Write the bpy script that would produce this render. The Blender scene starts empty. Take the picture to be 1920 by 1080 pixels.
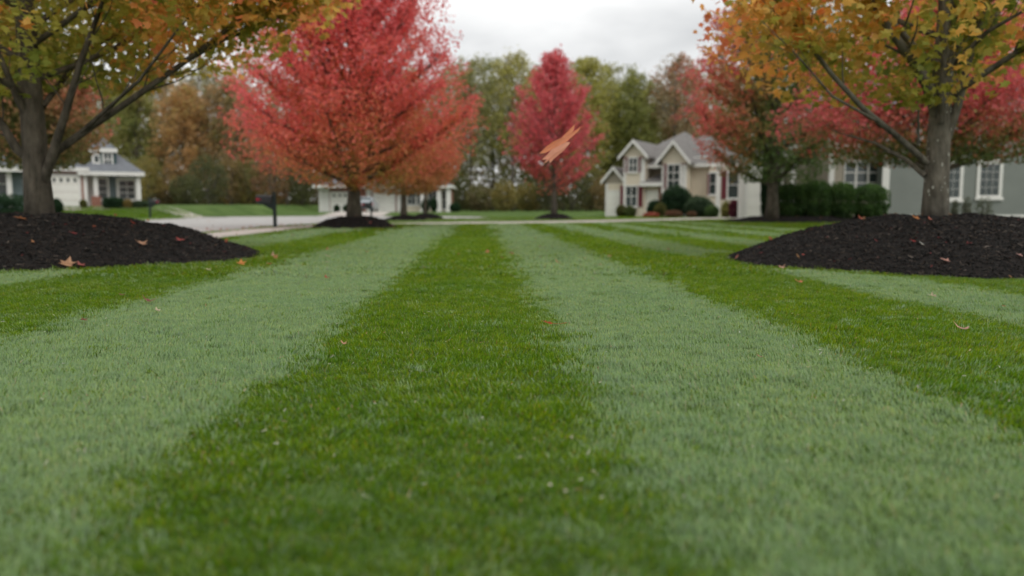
import bpy, math, random
import numpy as np
from mathutils import Vector, Matrix, Euler

rng = np.random.default_rng(7)
random.seed(7)
scene = bpy.context.scene
COL = scene.collection
PI = math.pi

# ------------------------------------------------------------------ camera
FPX = 1500.0
CAM_H = 0.65
YAW = math.radians(2.33)
PITCH = math.radians(5.71)
cam_d = bpy.data.cameras.new('camera')
cam = bpy.data.objects.new('camera', cam_d)
COL.objects.link(cam)
cam.location = (0, 0, CAM_H)
cam.rotation_euler = (PI/2 - PITCH, 0, -YAW)
cam_d.sensor_width = 36.0
cam_d.lens = FPX / 1920 * 36
cam_d.clip_start = 0.02
cam_d.clip_end = 3000
cam_d.dof.use_dof = True
cam_d.dof.focus_distance = 4.1
cam_d.dof.aperture_fstop = 1.3
cam_d.dof.aperture_blades = 0
scene.camera = cam

# ------------------------------------------------------------------ world, sun, exposure
SUN_EL, SUN_AZ = math.radians(52), math.radians(150)
world = bpy.data.worlds.new('World')
scene.world = world
world.use_nodes = True
wt = world.node_tree
for n in list(wt.nodes): wt.nodes.remove(n)
wo = wt.nodes.new('ShaderNodeOutputWorld')
bg = wt.nodes.new('ShaderNodeBackground')
bg.inputs['Strength'].default_value = 0.10
sky = wt.nodes.new('ShaderNodeTexSky')
sky.sky_type = 'NISHITA'
sky.sun_disc = False
sky.sun_elevation = SUN_EL
sky.sun_rotation = SUN_AZ
tc = wt.nodes.new('ShaderNodeTexCoord')
mp = wt.nodes.new('ShaderNodeMapping'); mp.inputs['Scale'].default_value = (1.0, 1.0, 2.6)
n1 = wt.nodes.new('ShaderNodeTexNoise'); n1.inputs['Scale'].default_value = 2.6; n1.inputs['Detail'].default_value = 5; n1.inputs['Roughness'].default_value = .5
rp = wt.nodes.new('ShaderNodeValToRGB')
rp.color_ramp.elements[0].position = .38; rp.color_ramp.elements[0].color = (6.4, 6.5, 6.55, 1)
rp.color_ramp.elements[1].position = .60; rp.color_ramp.elements[1].color = (10.2, 10.2, 10.1, 1)
mx = wt.nodes.new('ShaderNodeMixRGB'); mx.inputs[0].default_value = .94
wt.links.new(tc.outputs['Generated'], mp.inputs['Vector'])
wt.links.new(mp.outputs[0], n1.inputs['Vector'])
wt.links.new(n1.outputs['Fac'], rp.inputs[0])
wt.links.new(sky.outputs[0], mx.inputs[1])
wt.links.new(rp.outputs[0], mx.inputs[2])
wt.links.new(mx.outputs[0], bg.inputs['Color'])
wt.links.new(bg.outputs[0], wo.inputs[0])

sd = bpy.data.lights.new('sun', 'SUN')
sd.energy = 1.3; sd.angle = math.radians(40); sd.color = (1, .97, .93)
sun = bpy.data.objects.new('sun', sd); COL.objects.link(sun)
sdir = Vector((math.sin(SUN_AZ)*math.cos(SUN_EL), math.cos(SUN_AZ)*math.cos(SUN_EL), math.sin(SUN_EL)))
sun.rotation_euler = sdir.to_track_quat('Z', 'Y').to_euler()
sun.location = (0, 0, 30)

vs = scene.view_settings
vs.view_transform = 'Standard'; vs.look = 'None'; vs.gamma = 1.0; vs.use_curve_mapping = False
vs.exposure = 0.08
scene.render.engine = 'CYCLES'
scene.cycles.use_denoising = True
scene.cycles.max_bounces = 8
scene.cycles.transparent_max_bounces = 4
scene.cycles.use_adaptive_sampling = True
scene.cycles.adaptive_threshold = 0.01

# ------------------------------------------------------------------ picking a place: photo pixel -> world
CR = Euler((PI/2 - PITCH, 0, -YAW)).to_matrix()
def ray(px, py):
    return CR @ Vector(((px-960)/FPX, (540-py)/FPX, -1.0))
def at(px, py, Y):
    d = ray(px, py); t = Y/d.y
    return Vector((d.x*t, Y, CAM_H + d.z*t))
def X_at(px, Y):
    return at(px, 395, Y).x
def gnd(px, py):
    d = ray(px, py); t = -CAM_H/d.z
    return Vector((d.x*t, d.y*t, 0))

def sstep(a, b, v):
    t = np.clip((v-a)/(b-a), 0, 1); return t*t*(3-2*t)
def zt(x, y):
    x = np.asarray(x, float); y = np.asarray(y, float)
    z = 0.72*sstep(46, 55, y)*sstep(18.8, 21.5, -x)          # the left lots rise behind the street
    z = z + .25*sstep(64, 80, y)
    z = z + 1.2*sstep(110, 170, y)
    return z

# ------------------------------------------------------------------ mesh helpers
def big_mesh(name, V, F, cols=None, mat=None, smooth=False, fcols=None):
    V = np.ascontiguousarray(V, dtype=np.float32); F = np.ascontiguousarray(F, dtype=np.int32)
    me = bpy.data.meshes.new(name)
    m, k = F.shape
    me.vertices.add(len(V)); me.vertices.foreach_set('co', V.ravel())
    me.loops.add(m*k); me.loops.foreach_set('vertex_index', F.ravel())
    me.polygons.add(m)
    me.polygons.foreach_set('loop_start', np.arange(0, m*k, k, dtype=np.int32))
    me.polygons.foreach_set('loop_total', np.full(m, k, dtype=np.int32))
    me.polygons.foreach_set('use_smooth', np.full(m, smooth))
    if cols is not None:
        a = me.color_attributes.new('tint', 'FLOAT_COLOR', 'POINT')
        c = np.ones((len(V), 4), dtype=np.float32); c[:, :3] = cols
        a.data.foreach_set('color', c.ravel())
    if mat: me.materials.append(mat)
    me.update(calc_edges=True)
    return me

def link(name, me, parent=None):
    o = bpy.data.objects.new(name, me); COL.objects.link(o)
    if parent: o.parent = parent
    return o

def tag(o, label=None, cat=None, group=None, kind=None):
    if label: o['label'] = label
    if cat: o['category'] = cat
    if group: o['group'] = group
    if kind: o['kind'] = kind
    return o

def thing(name, loc, label, cat, group=None, rz=0):
    o = bpy.data.objects.new(name, None); COL.objects.link(o)
    o.location = loc; o.rotation_euler = (0, 0, rz)
    o.empty_display_size = .2
    return tag(o, label, cat, group)

class MB:
    def __init__(s): s.V = []; s.F = []
    def add(s, vs, fs):
        b = len(s.V); s.V += [tuple(v) for v in vs]; s.F += [tuple(i+b for i in f) for f in fs]
    def box(s, x0, x1, y0, y1, z0, z1):
        s.add([(x0,y0,z0),(x1,y0,z0),(x1,y1,z0),(x0,y1,z0),(x0,y0,z1),(x1,y0,z1),(x1,y1,z1),(x0,y1,z1)],
              [(0,3,2,1),(4,5,6,7),(0,1,5,4),(1,2,6,5),(2,3,7,6),(3,0,4,7)])
    def prism(s, poly, axis, a, b):
        """extrude a 2-D outline along axis ('y': outline in x,z; 'x': outline in y,z; 'z': outline in x,y)"""
        n = len(poly)
        def P(u, v, w):
            return {'y': (u, w, v), 'x': (w, u, v), 'z': (u, v, w)}[axis]
        vs = [P(u, v, a) for u, v in poly] + [P(u, v, b) for u, v in poly]
        fs = [tuple(range(n))[::-1], tuple(range(n, 2*n))] + [(i, (i+1) % n, n+(i+1) % n, n+i) for i in range(n)]
        s.add(vs, fs)
    def slab(s, pts, t):
        """a thick sheet: polygon in space with thickness t upward (roof planes)"""
        n = len(pts)
        lo = [Vector(p) for p in pts]; hi = [p+Vector((0, 0, t)) for p in lo]
        s.add(lo+hi, [tuple(range(n))[::-1], tuple(range(n, 2*n))] + [(i, (i+1) % n, n+(i+1) % n, n+i) for i in range(n)])
    def tube(s, pts, rad, sides=6, cap=True):
        n = len(pts); b = len(s.V); pts = [Vector(p) for p in pts]
        for i, p in enumerate(pts):
            d = (pts[min(i+1, n-1)]-pts[max(i-1, 0)]).normalized()
            u = d.cross(Vector((.3, .9, .1))).normalized(); v = d.cross(u)
            for k in range(sides):
                a = 2*PI*k/sides
                s.V.append(tuple(p+(u*math.cos(a)+v*math.sin(a))*rad[i]))
        for i in range(n-1):
            for k in range(sides):
                k2 = (k+1) % sides
                s.F.append((b+i*sides+k, b+i*sides+k2, b+(i+1)*sides+k2, b+(i+1)*sides+k))
        if cap:
            s.F.append(tuple(b+(n-1)*sides+k for k in range(sides)))
            s.F.append(tuple(b+k for k in range(sides))[::-1])
    def build(s, name, mat, parent=None, smooth=False, bevel=0):
        me = bpy.data.meshes.new(name); me.from_pydata(s.V, [], s.F)
        import bmesh
        bm = bmesh.new(); bm.from_mesh(me); bmesh.ops.recalc_face_normals(bm, faces=bm.faces)
        if bevel: bmesh.ops.bevel(bm, geom=list(bm.edges), offset=bevel, segments=1, affect='EDGES')
        bm.to_mesh(me); bm.free()
        if smooth: me.polygons.foreach_set('use_smooth', [True]*len(me.polygons))
        me.materials.append(mat)
        return link(name, me, parent)

# ------------------------------------------------------------------ materials
def nmat(name):
    m = bpy.data.materials.new(name); m.use_nodes = True
    nt = m.node_tree; b = nt.nodes['Principled BSDF']; return m, nt, b

def plain(name, col, rough=.7, spec=.3, var=.12, scale=6.0, bump=0.0, bscale=60.0, metal=0.0, stain=None, stretch=None):
    m, nt, b = nmat(name)
    tc = nt.nodes.new('ShaderNodeTexCoord'); vec = tc.outputs['Object']
    if stretch:
        mpn = nt.nodes.new('ShaderNodeMapping'); mpn.inputs['Scale'].default_value = stretch
        nt.links.new(vec, mpn.inputs[0]); vec = mpn.outputs[0]
    n = nt.nodes.new('ShaderNodeTexNoise'); n.inputs['Scale'].default_value = scale; n.inputs['Detail'].default_value = 6
    n.inputs['Roughness'].default_value = .65
    nt.links.new(vec, n.inputs['Vector'])
    r = nt.nodes.new('ShaderNodeValToRGB')
    lo = [max(0, c*(1-var)) for c in col]; hi = [c*(1+var) for c in col]
    if stain: lo = stain
    r.color_ramp.elements[0].position = .32; r.color_ramp.elements[0].color = (*lo, 1)
    r.color_ramp.elements[1].position = .68; r.color_ramp.elements[1].color = (*hi, 1)
    nt.links.new(n.outputs['Fac'], r.inputs[0]); nt.links.new(r.outputs[0], b.inputs['Base Color'])
    b.inputs['Roughness'].default_value = rough; b.inputs['Specular IOR Level'].default_value = spec
    b.inputs['Metallic'].default_value = metal
    if bump:
        n2 = nt.nodes.new('ShaderNodeTexNoise'); n2.inputs['Scale'].default_value = bscale; n2.inputs['Detail'].default_value = 4
        nt.links.new(vec, n2.inputs['Vector'])
        bp = nt.nodes.new('ShaderNodeBump'); bp.inputs['Strength'].default_value = bump; bp.inputs['Distance'].default_value = .02
        nt.links.new(n2.outputs['Fac'], bp.inputs['Height']); nt.links.new(bp.outputs[0], b.inputs['Normal'])
    return m

def leaf_mat(name, transl=.35, rough=.5, spec=.35, gain=1.0, sat=1.0):
    m, nt, b = nmat(name)
    a = nt.nodes.new('ShaderNodeVertexColor'); a.layer_name = 'tint'
    src = a.outputs[0]
    hs = nt.nodes.new('ShaderNodeHueSaturation'); hs.inputs['Value'].default_value = gain; hs.inputs['Saturation'].default_value = sat
    nt.links.new(src, hs.inputs['Color']); src = hs.outputs[0]
    nt.links.new(src, b.inputs['Base Color'])
    b.inputs['Roughness'].default_value = rough; b.inputs['Specular IOR Level'].default_value = spec
    t = nt.nodes.new('ShaderNodeBsdfTranslucent'); nt.links.new(src, t.inputs['Color'])
    mxs = nt.nodes.new('ShaderNodeMixShader'); mxs.inputs[0].default_value = transl
    nt.links.new(b.outputs[0], mxs.inputs[1]); nt.links.new(t.outputs[0], mxs.inputs[2])
    nt.links.new(mxs.outputs[0], nt.nodes['Material Output'].inputs['Surface'])
    return m

M = {}
M['leaf'] = leaf_mat('leaf_surface', .50, gain=1.38, sat=.93)
# single leaves share one mesh: their colour varies from object to object
def single_leaf(name, stops):
    m, nt, b = nmat(name)
    oi = nt.nodes.new('ShaderNodeObjectInfo'); r = nt.nodes.new('ShaderNodeValToRGB')
    r.color_ramp.elements[0].color = (*stops[0], 1); r.color_ramp.elements[1].color = (*stops[-1], 1)
    for i, c in enumerate(stops[1:-1]):
        e = r.color_ramp.elements.new((i+1)/(len(stops)-1)); e.color = (*c, 1)
    nt.links.new(oi.outputs['Random'], r.inputs[0])
    nt.links.new(r.outputs[0], b.inputs['Base Color']); b.inputs['Roughness'].default_value = .5; b.inputs['Specular IOR Level'].default_value = .3
    t = nt.nodes.new('ShaderNodeBsdfTranslucent'); nt.links.new(r.outputs[0], t.inputs['Color'])
    mxs = nt.nodes.new('ShaderNodeMixShader'); mxs.inputs[0].default_value = .35
    nt.links.new(b.outputs[0], mxs.inputs[1]); nt.links.new(t.outputs[0], mxs.inputs[2])
    nt.links.new(mxs.outputs[0], nt.nodes['Material Output'].inputs['Surface'])
    return m
M['near_leaf'] = single_leaf('turning_maple_leaf', [(.20,.23,.03), (.34,.28,.04), (.60,.32,.05), (.66,.22,.06), (.30,.29,.04)])

def grass_mat():
    m, nt, b = nmat('turf_blade')
    a = nt.nodes.new('ShaderNodeVertexColor'); a.layer_name = 'tint'
    geo = nt.nodes.new('ShaderNodeNewGeometry')
    n = nt.nodes.new('ShaderNodeTexNoise'); n.inputs['Scale'].default_value = 1.3; n.inputs['Detail'].default_value = 5
    nt.links.new(geo.outputs['Position'], n.inputs['Vector'])
    r = nt.nodes.new('ShaderNodeValToRGB')
    r.color_ramp.elements[0].position = .3; r.color_ramp.elements[0].color = (.80, .92, .9, 1)
    r.color_ramp.elements[1].position = .7; r.color_ramp.elements[1].color = (1.15, 1.06, 1.0, 1)
    nt.links.new(n.outputs['Fac'], r.inputs[0])
    nf = nt.nodes.new('ShaderNodeTexNoise'); nf.inputs['Scale'].default_value = 16; nf.inputs['Detail'].default_value = 3
    nt.links.new(geo.outputs['Position'], nf.inputs['Vector'])
    rf = nt.nodes.new('ShaderNodeValToRGB')
    rf.color_ramp.elements[0].position = .35; rf.color_ramp.elements[0].color = (.74, .82, .8, 1)
    rf.color_ramp.elements[1].position = .68; rf.color_ramp.elements[1].color = (1.35, 1.18, 1.0, 1)
    nt.links.new(nf.outputs['Fac'], rf.inputs[0])
    mf = nt.nodes.new('ShaderNodeMixRGB'); mf.blend_type = 'MULTIPLY'; mf.inputs[0].default_value = 1
    nt.links.new(a.outputs[0], mf.inputs[1]); nt.links.new(rf.outputs[0], mf.inputs[2])
    mul = nt.nodes.new('ShaderNodeMixRGB'); mul.blend_type = 'MULTIPLY'; mul.inputs[0].default_value = 1
    nt.links.new(mf.outputs[0], mul.inputs[1]); nt.links.new(r.outputs[0], mul.inputs[2])
    # sky sheen painted in: the upper blade face is coloured paler than the underside
    sky_sheen = nt.nodes.new('ShaderNodeMixRGB'); sky_sheen.inputs[0].default_value = .42
    sky_sheen.inputs[2].default_value = (.42, .54, .37, 1)
    nt.links.new(mul.outputs[0], sky_sheen.inputs[1])
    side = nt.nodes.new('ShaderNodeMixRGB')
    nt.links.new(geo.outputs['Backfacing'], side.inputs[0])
    nt.links.new(sky_sheen.outputs[0], side.inputs[1]); nt.links.new(mul.outputs[0], side.inputs[2])
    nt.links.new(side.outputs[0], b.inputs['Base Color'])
    b.inputs['Roughness'].default_value = .38; b.inputs['Specular IOR Level'].default_value = .55
    t = nt.nodes.new('ShaderNodeBsdfTranslucent')
    tm = nt.nodes.new('ShaderNodeMixRGB'); tm.blend_type = 'MULTIPLY'; tm.inputs[0].default_value = 1; tm.inputs[2].default_value = (2.2, 1.9, .8, 1)
    nt.links.new(mul.outputs[0], tm.inputs[1]); nt.links.new(tm.outputs[0], t.inputs['Color'])
    mxs = nt.nodes.new('ShaderNodeMixShader'); mxs.inputs[0].default_value = .42
    nt.links.new(b.outputs[0], mxs.inputs[1]); nt.links.new(t.outputs[0], mxs.inputs[2])
    nt.links.new(mxs.outputs[0], nt.nodes['Material Output'].inputs['Surface'])
    return m
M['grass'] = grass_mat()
M['ground'] = plain('lawn_ground', (.095,.145,.04), .95, .1, .25, .35, .6, 14, stain=(.05,.095,.02))
M['asphalt'] = plain('worn_road_surface', (.44,.425,.405), .9, .2, .08, 1.2, .3, 80)
M['concrete'] = plain('pale_concrete', (.50,.45,.405), .9, .2, .10, 1.5, .3, 60)
M['kerb'] = plain('kerb_concrete', (.42,.385,.35), .9, .2, .12, 2.0, .3, 60)
M['mulch'] = plain('black_mulch', (.012,.010,.009), .9, .25, .5, 18, .8, 40)
M['chip'] = leaf_mat('mulch_chip', .0, .75, .35)
M['bark'] = plain('grey_brown_bark', (.115,.10,.078), .9, .2, .35, 9, 1.0, 22, stretch=(1, 1, .35), stain=(.045,.04,.03))
M['bark_pale'] = plain('pale_grey_bark', (.17,.155,.125), .9, .2, .3, 9, 1.0, 22, stretch=(1, 1, .35), stain=(.07,.062,.048))
M['bark_far'] = plain('woodland_bark', (.13,.115,.095), .95, .1, .3, 2)
M['lichen'] = plain('lichen', (.42,.42,.36), .9, .1, .2, 40)
M['white'] = plain('white_paint', (.72,.71,.67), .6, .3, .05, 2)
M['door_white'] = plain('garage_door_white', (.80,.79,.73), .55, .3, .04, 1.2)
M['beige'] = plain('beige_siding', (.66,.59,.47), .75, .2, .06, 1.0)
M['tan'] = plain('tan_siding', (.36,.32,.26), .75, .2, .06, 1.0)
M['sage'] = plain('grey_green_siding', (.208,.226,.205), .7, .25, .07, .8)
M['blue_grey'] = plain('blue_grey_siding', (.17,.215,.225), .7, .25, .08, 1.0)
M['roof'] = plain('grey_shingle', (.20,.19,.18), .95, .1, .18, 3.0, .6, 20)
M['roof_dark'] = plain('slate_grey_shingle', (.17,.18,.195), .95, .1, .18, 3.0, .6, 20)
M['maroon'] = plain('maroon_paint', (.15,.032,.04), .6, .3, .1, 3)
M['teal_dark'] = plain('dark_green_paint', (.03,.07,.07), .6, .3, .1, 3)
M['brick'] = plain('red_brick', (.28,.135,.10), .9, .1, .2, 8)
M['black'] = plain('black_enamel', (.014,.017,.018), .35, .5, .3, 8)
M['post'] = plain('dark_green_post', (.022,.035,.033), .6, .3, .3, 8)
M['red'] = plain('red_flag', (.45,.02,.04), .5, .4, .1, 8)
M['rubber'] = plain('tyre_rubber', (.02,.02,.02), .9, .1, .2, 8)
M['carpaint'] = plain('silver_car_paint', (.42,.45,.47), .28, .6, .03, 2, metal=.4)
M['darkplastic'] = plain('dark_plastic', (.03,.035,.045), .6, .3, .2, 8)
M['lamp'] = plain('tail_lamp_red', (.4,.03,.03), .3, .5, .1, 8)
M['scrap'] = plain('pale_scrap', (.52,.48,.38), .8, .2, .15, 60)
M['stem'] = plain('leaf_stalk', (.42,.16,.06), .6, .3, .1, 20)
def glass():
    m, nt, b = nmat('window_glass')
    b.inputs['Base Color'].default_value = (.035, .05, .048, 1); b.inputs['Roughness'].default_value = .12
    b.inputs['Specular IOR Level'].default_value = .6
    return m
M['glass'] = glass()

# ------------------------------------------------------------------ ground
def terrain():
    xs = np.concatenate([np.linspace(-700, -60, 14), np.linspace(-55, 55, 111), np.linspace(60, 700, 14)])
    ys = np.concatenate([np.linspace(-60, -2, 12), np.linspace(0, 130, 131), np.linspace(140, 1400, 22)])
    Xg, Yg = np.meshgrid(xs, ys); Z = zt(Xg, Yg)
    V = np.stack([Xg, Yg, Z], -1).reshape(-1, 3)
    ny, nx = Xg.shape
    i = np.arange(nx-1)[None, :] + np.arange(ny-1)[:, None]*nx
    F = np.stack([i, i+1, i+1+nx, i+nx], -1).reshape(-1, 4)
    o = link('ground', big_mesh('ground', V, F, None, M['ground'], True)); tag(o, kind='structure')
terrain()

def ribbon(name, left, right, mat, dz, nsub=1, thick=0.0, parent=None, kind='structure'):
    """flat sheet between two polylines, laid on the terrain"""
    mb = MB(); n = len(left); k = nsub
    for i in range(n-1):
        for j in range(k):
            def P(a, t): 
                p = [a[i][q]*(1-t)+a[i+1][q]*t for q in range(2)]
                return p
            q = [P(left, j/k), P(right, j/k), P(right, (j+1)/k), P(left, (j+1)/k)]
            mb.add([(x, y, float(zt(x, y))+dz) for x, y in q], [(0, 1, 2, 3)])
    o = mb.build(name, mat, parent)
    if kind: tag(o, kind=kind)
    return o

# street: straight run from the left foreground, then the round turning place
bulbC, bulbR = (-9.0, 53.0), 9.6
def poly_sheet(name, pts, mat, dz):
    cx = sum(p[0] for p in pts)/len(pts); cy = sum(p[1] for p in pts)/len(pts)
    mb = MB(); n = len(pts)
    rings = 6
    for i in range(n):
        a, b = pts[i], pts[(i+1) % n]
        for r in range(rings):
            t0, t1 = r/rings, (r+1)/rings
            def L(p, t): return (cx+(p[0]-cx)*t, cy+(p[1]-cy)*t)
            q = [L(a, t0), L(a, t1), L(b, t1), L(b, t0)] if r else [(cx, cy), L(a, t1), L(b, t1)]
            mb.add([(x, y, float(zt(x, y))+dz) for x, y in q], [tuple(range(len(q)))])
    return tag(mb.build(name, mat), kind='structure')
road_outline = [(-7.2, -20), (-7.2, 20), (-7.0, 28), (-6.2, 34), (-4.6, 41.0), (-3.2, 44.5)]
for k in range(26):
    a = math.radians(-45 + k*10.2)
    road_outline.append((bulbC[0]+bulbR*math.cos(a), bulbC[1]+bulbR*math.sin(a)))
road_outline += [(-17.6, 46), (-17.0, 42), (-15.6, 36), (-15.2, 28), (-15.2, 20), (-15.2, -20)]
def sheet_strips(name, outline, mat, dz, step=1.0):
    """scan-line sheet: robust for any outline"""
    mb = MB(); ys = np.arange(min(p[1] for p in outline)+1e-3, max(p[1] for p in outline), step)
    def cross(y):
        xs = []
        n = len(outline)
        for i in range(n):
            (x0, y0), (x1, y1) = outline[i], outline[(i+1) % n]
            if (y0 <= y) != (y1 <= y): xs.append(x0+(x1-x0)*(y-y0)/(y1-y0))
        return (min(xs), max(xs)) if xs else None
    prev = None
    for y in ys:
        c = cross(y)
        if c and prev:
            (a0, b0), y0 = prev; a1, b1 = c; K = 12
            for j in range(K):
                t0, t1 = j/K, (j+1)/K
                q = [(a0+(b0-a0)*t0, y0), (a0+(b0-a0)*t1, y0), (a1+(b1-a1)*t1, y), (a1+(b1-a1)*t0, y)]
                mb.add([(x, yy, float(zt(x, yy))+dz) for x, yy in q], [(0, 1, 2, 3)])
        prev = (c, y) if c else None
    return tag(mb.build(name, mat), kind='structure')
sheet_strips('road', road_outline, M['asphalt'], .012)
# kerb along the road
def kerb(pts):
    mb = MB(); n = len(pts)
    for i in range(n-1):
        a = Vector((*pts[i], 0)); b = Vector((*pts[i+1], 0)); d = (b-a).normalized(); nn = Vector((d.y, -d.x, 0))*.14
        za, zb = float(zt(a.x, a.y)), float(zt(b.x, b.y))
        lo = [a, b, b+nn, a+nn]; zz = [za, zb, zb, za]
        vs = [(p.x, p.y, z-.02) for p, z in zip(lo, zz)] + [(p.x, p.y, z+.045) for p, z in zip(lo, zz)]
        mb.add(vs, [(3,2,1,0), (4,5,6,7), (0,1,5,4), (1,2,6,5), (2,3,7,6), (3,0,4,7)])
    return tag(mb.build('kerb', M['kerb']), kind='structure')
kerb(road_outline)

# sidewalk, cast slab by slab
SW = [(-6.05, -4), (-6.05, 12), (-6.0, 22), (-5.85, 26.5), (-5.2, 29.6), (-3.4, 31.8), (-.6, 33.2), (3.2, 35.0), (7.2, 39.2), (11.2, 44.0), (15.2, 48.6), (18.6, 51.2)]
def resample(pts, step):
    P = [Vector((*p, 0)) for p in pts]; 
    # smooth (Catmull-Rom)
    out = []
    for i in range(len(P)-1):
        p0 = P[max(i-1, 0)]; p1 = P[i]; p2 = P[i+1]; p3 = P[min(i+2, len(P)-1)]
        for j in range(10):
            t = j/10
            out.append(.5*((2*p1)+(-p0+p2)*t+(2*p0-5*p1+4*p2-p3)*t*t+(-p0+3*p1-3*p2+p3)*t**3))
    out.append(P[-1])
    res = [out[0]]; acc = 0
    for a, b in zip(out, out[1:]):
        L = (b-a).length
        while acc+L >= step:
            t = (step-acc)/L; a = a+(b-a)*t; res.append(a.copy()); L = (b-a).length; acc = 0
            if L < 1e-6: break
        acc += L
    return res
sw = resample(SW, 1.5)
def hw(x): return .58+1.1*min(1, max(0, (x+3.4)/3.0))
swroot = bpy.data.objects.new('sidewalk', None); COL.objects.link(swroot); tag(swroot, kind='structure')
for i in range(len(sw)-1):
    a, b = sw[i], sw[i+1]
    d0 = (sw[min(i+1, len(sw)-1)]-sw[max(i-1, 0)]).normalized(); d1 = (sw[min(i+2, len(sw)-1)]-sw[i]).normalized()
    n0 = Vector((d0.y, -d0.x, 0))*hw(a.x); n1_ = Vector((d1.y, -d1.x, 0))*hw(b.x); g = (b-a)*.006
    q = [a-n0+g, a+n0+g, b+n1_-g, b-n1_-g]; dz = .045+random.uniform(-.003, .003)
    mb = MB(); mb.add([(p.x, p.y, -.03) for p in q]+[(p.x, p.y, dz) for p in q], [(3,2,1,0), (4,5,6,7), (0,1,5,4), (1,2,6,5), (2,3,7,6), (3,0,4,7)])
    mb.build('paving_slab', M['concrete'], swroot)

# driveways
ribbon('driveway', [(-17.6, 57.0), (-20.0, 56.6), (-23.4, 54.6), (-27.0, 53.7)], [(-18.2, 54.0), (-20.6, 53.0), (-25.5, 51.6), (-29.2, 52.6)], M['concrete'], .035, 8)
ribbon('driveway', [(-12.6, 61.6), (-13.4, 72), (-14, 82.5)], [(-7.6, 62.2), (-8.2, 72), (-8.6, 82.5)], M['concrete'], .035, 8)
ribbon('driveway', [(19.2, 41.2), (17.8, 48), (11.5, 62)], [(22.0, 41.2), (19.0, 49), (14.5, 60.5)], M['concrete'], .035, 8)

# ------------------------------------------------------------------ turf
h_u = CAM_H
edges = [-13.4, -11.4, -9.3, -7.4, -5.5, -3.55, -1.22, .66, 2.42, 3.95, 5.4, 6.85, 8.3, 9.8, 11.3, 12.8, 14.3]
EDG = np.array(edges)*h_u
mounds = []      # (cx, cy, rx, ry, h)
def vnoise(x, y, s, seed=0):
    r = np.random.default_rng(100+seed); T = r.random((64, 64))
    x = np.asarray(x)/s; y = np.asarray(y)/s
    xi = np.floor(x).astype(int); yi = np.floor(y).astype(int); fx = x-xi; fy = y-yi
    fx = fx*fx*(3-2*fx); fy = fy*fy*(3-2*fy)
    g = lambda i, j: T[i % 64, j % 64]
    return (g(xi, yi)*(1-fx)+g(xi+1, yi)*fx)*(1-fy)+(g(xi, yi+1)*(1-fx)+g(xi+1, yi+1)*fx)*fy

def sw_dist(x, y):
    P = np.array([(p.x, p.y) for p in sw]); d = np.full(x.shape, 1e9)
    for (a, b) in zip(P[:-1], P[1:]):
        ab = b-a; t = np.clip(((x-a[0])*ab[0]+(y-a[1])*ab[1])/(ab@ab), 0, 1)
        d = np.minimum(d, np.hypot(x-a[0]-ab[0]*t, y-a[1]-ab[1]*t))
    return d
def beyond_walk(x, y):
    P = np.array([(p.x, p.y) for p in sw])
    yl = np.interp(x, P[16:, 0], P[16:, 1], left=-99, right=60)
    return (x < -6.0) | (y > yl)
ro = np.array(road_outline)
def in_road(x, y):
    c = np.zeros(x.shape, bool); n = len(ro)
    for i in range(n):
        (x0, y0), (x1, y1) = ro[i], ro[(i+1) % n]
        cond = (y0 <= y) != (y1 <= y)
        with np.errstate(divide='ignore', invalid='ignore'):
            xx = x0+(x1-x0)*(y-y0)/(y1-y0)
        c ^= cond & (x < xx)
    return c

def blade_clump(name, R, nb, L0, L1, W, lean, seed):
    r = np.random.default_rng(seed)
    V = []; F = []; C = []
    pal = np.array([(.115,.24,.015), (.145,.27,.018), (.09,.20,.018), (.19,.295,.022), (.11,.24,.026)])
    for k in range(nb):
        a = r.random()*2*PI; q = R*math.sqrt(r.random())
        bx, by = q*math.cos(a), q*math.sin(a)
        L = r.uniform(L0, L1); w = W*r.uniform(.7, 1.25)
        az = r.normal(0, .82); ln = max(.1, r.normal(lean, .24))         # lean towards +y
        dx, dy = math.sin(az), math.cos(az)
        # blade width direction is across the lean
        tw = r.normal(0, .5); wx, wy = math.cos(az+tw), -math.sin(az+tw)
        b = len(V); c = pal[r.integers(len(pal))]*r.uniform(.8, 1.2)
        if r.random() < .035: c = np.array((.30, .26, .10))*r.uniform(.7, 1.1)
        curve = r.uniform(.3, .9)
        px, py, pz = bx, by, -.004; prev_ang = ln*.45
        seg = 3
        for s in range(seg+1):
            ww = w*(1, .95, .7, .0)[s]/2
            V += [(px-wx*ww, py-wy*ww, pz), (px+wx*ww, py+wy*ww, pz)] if s < seg else [(px, py, pz)]
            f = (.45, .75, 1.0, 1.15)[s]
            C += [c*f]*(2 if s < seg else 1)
            ang = min(1.5, prev_ang + curve*s/seg)
            px += dx*math.sin(ang)*L/seg; py += dy*math.sin(ang)*L/seg; pz += math.cos(ang)*L/seg
        for s in range(seg-1):
            i = b+2*s
            F += [(i, i+1, i+3), (i, i+3, i+2)]
        i = b+2*(seg-1); F += [(i, i+1, i+2)]
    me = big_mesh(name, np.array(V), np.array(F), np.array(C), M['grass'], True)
    return bpy.data.objects.new(name, me)

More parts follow.
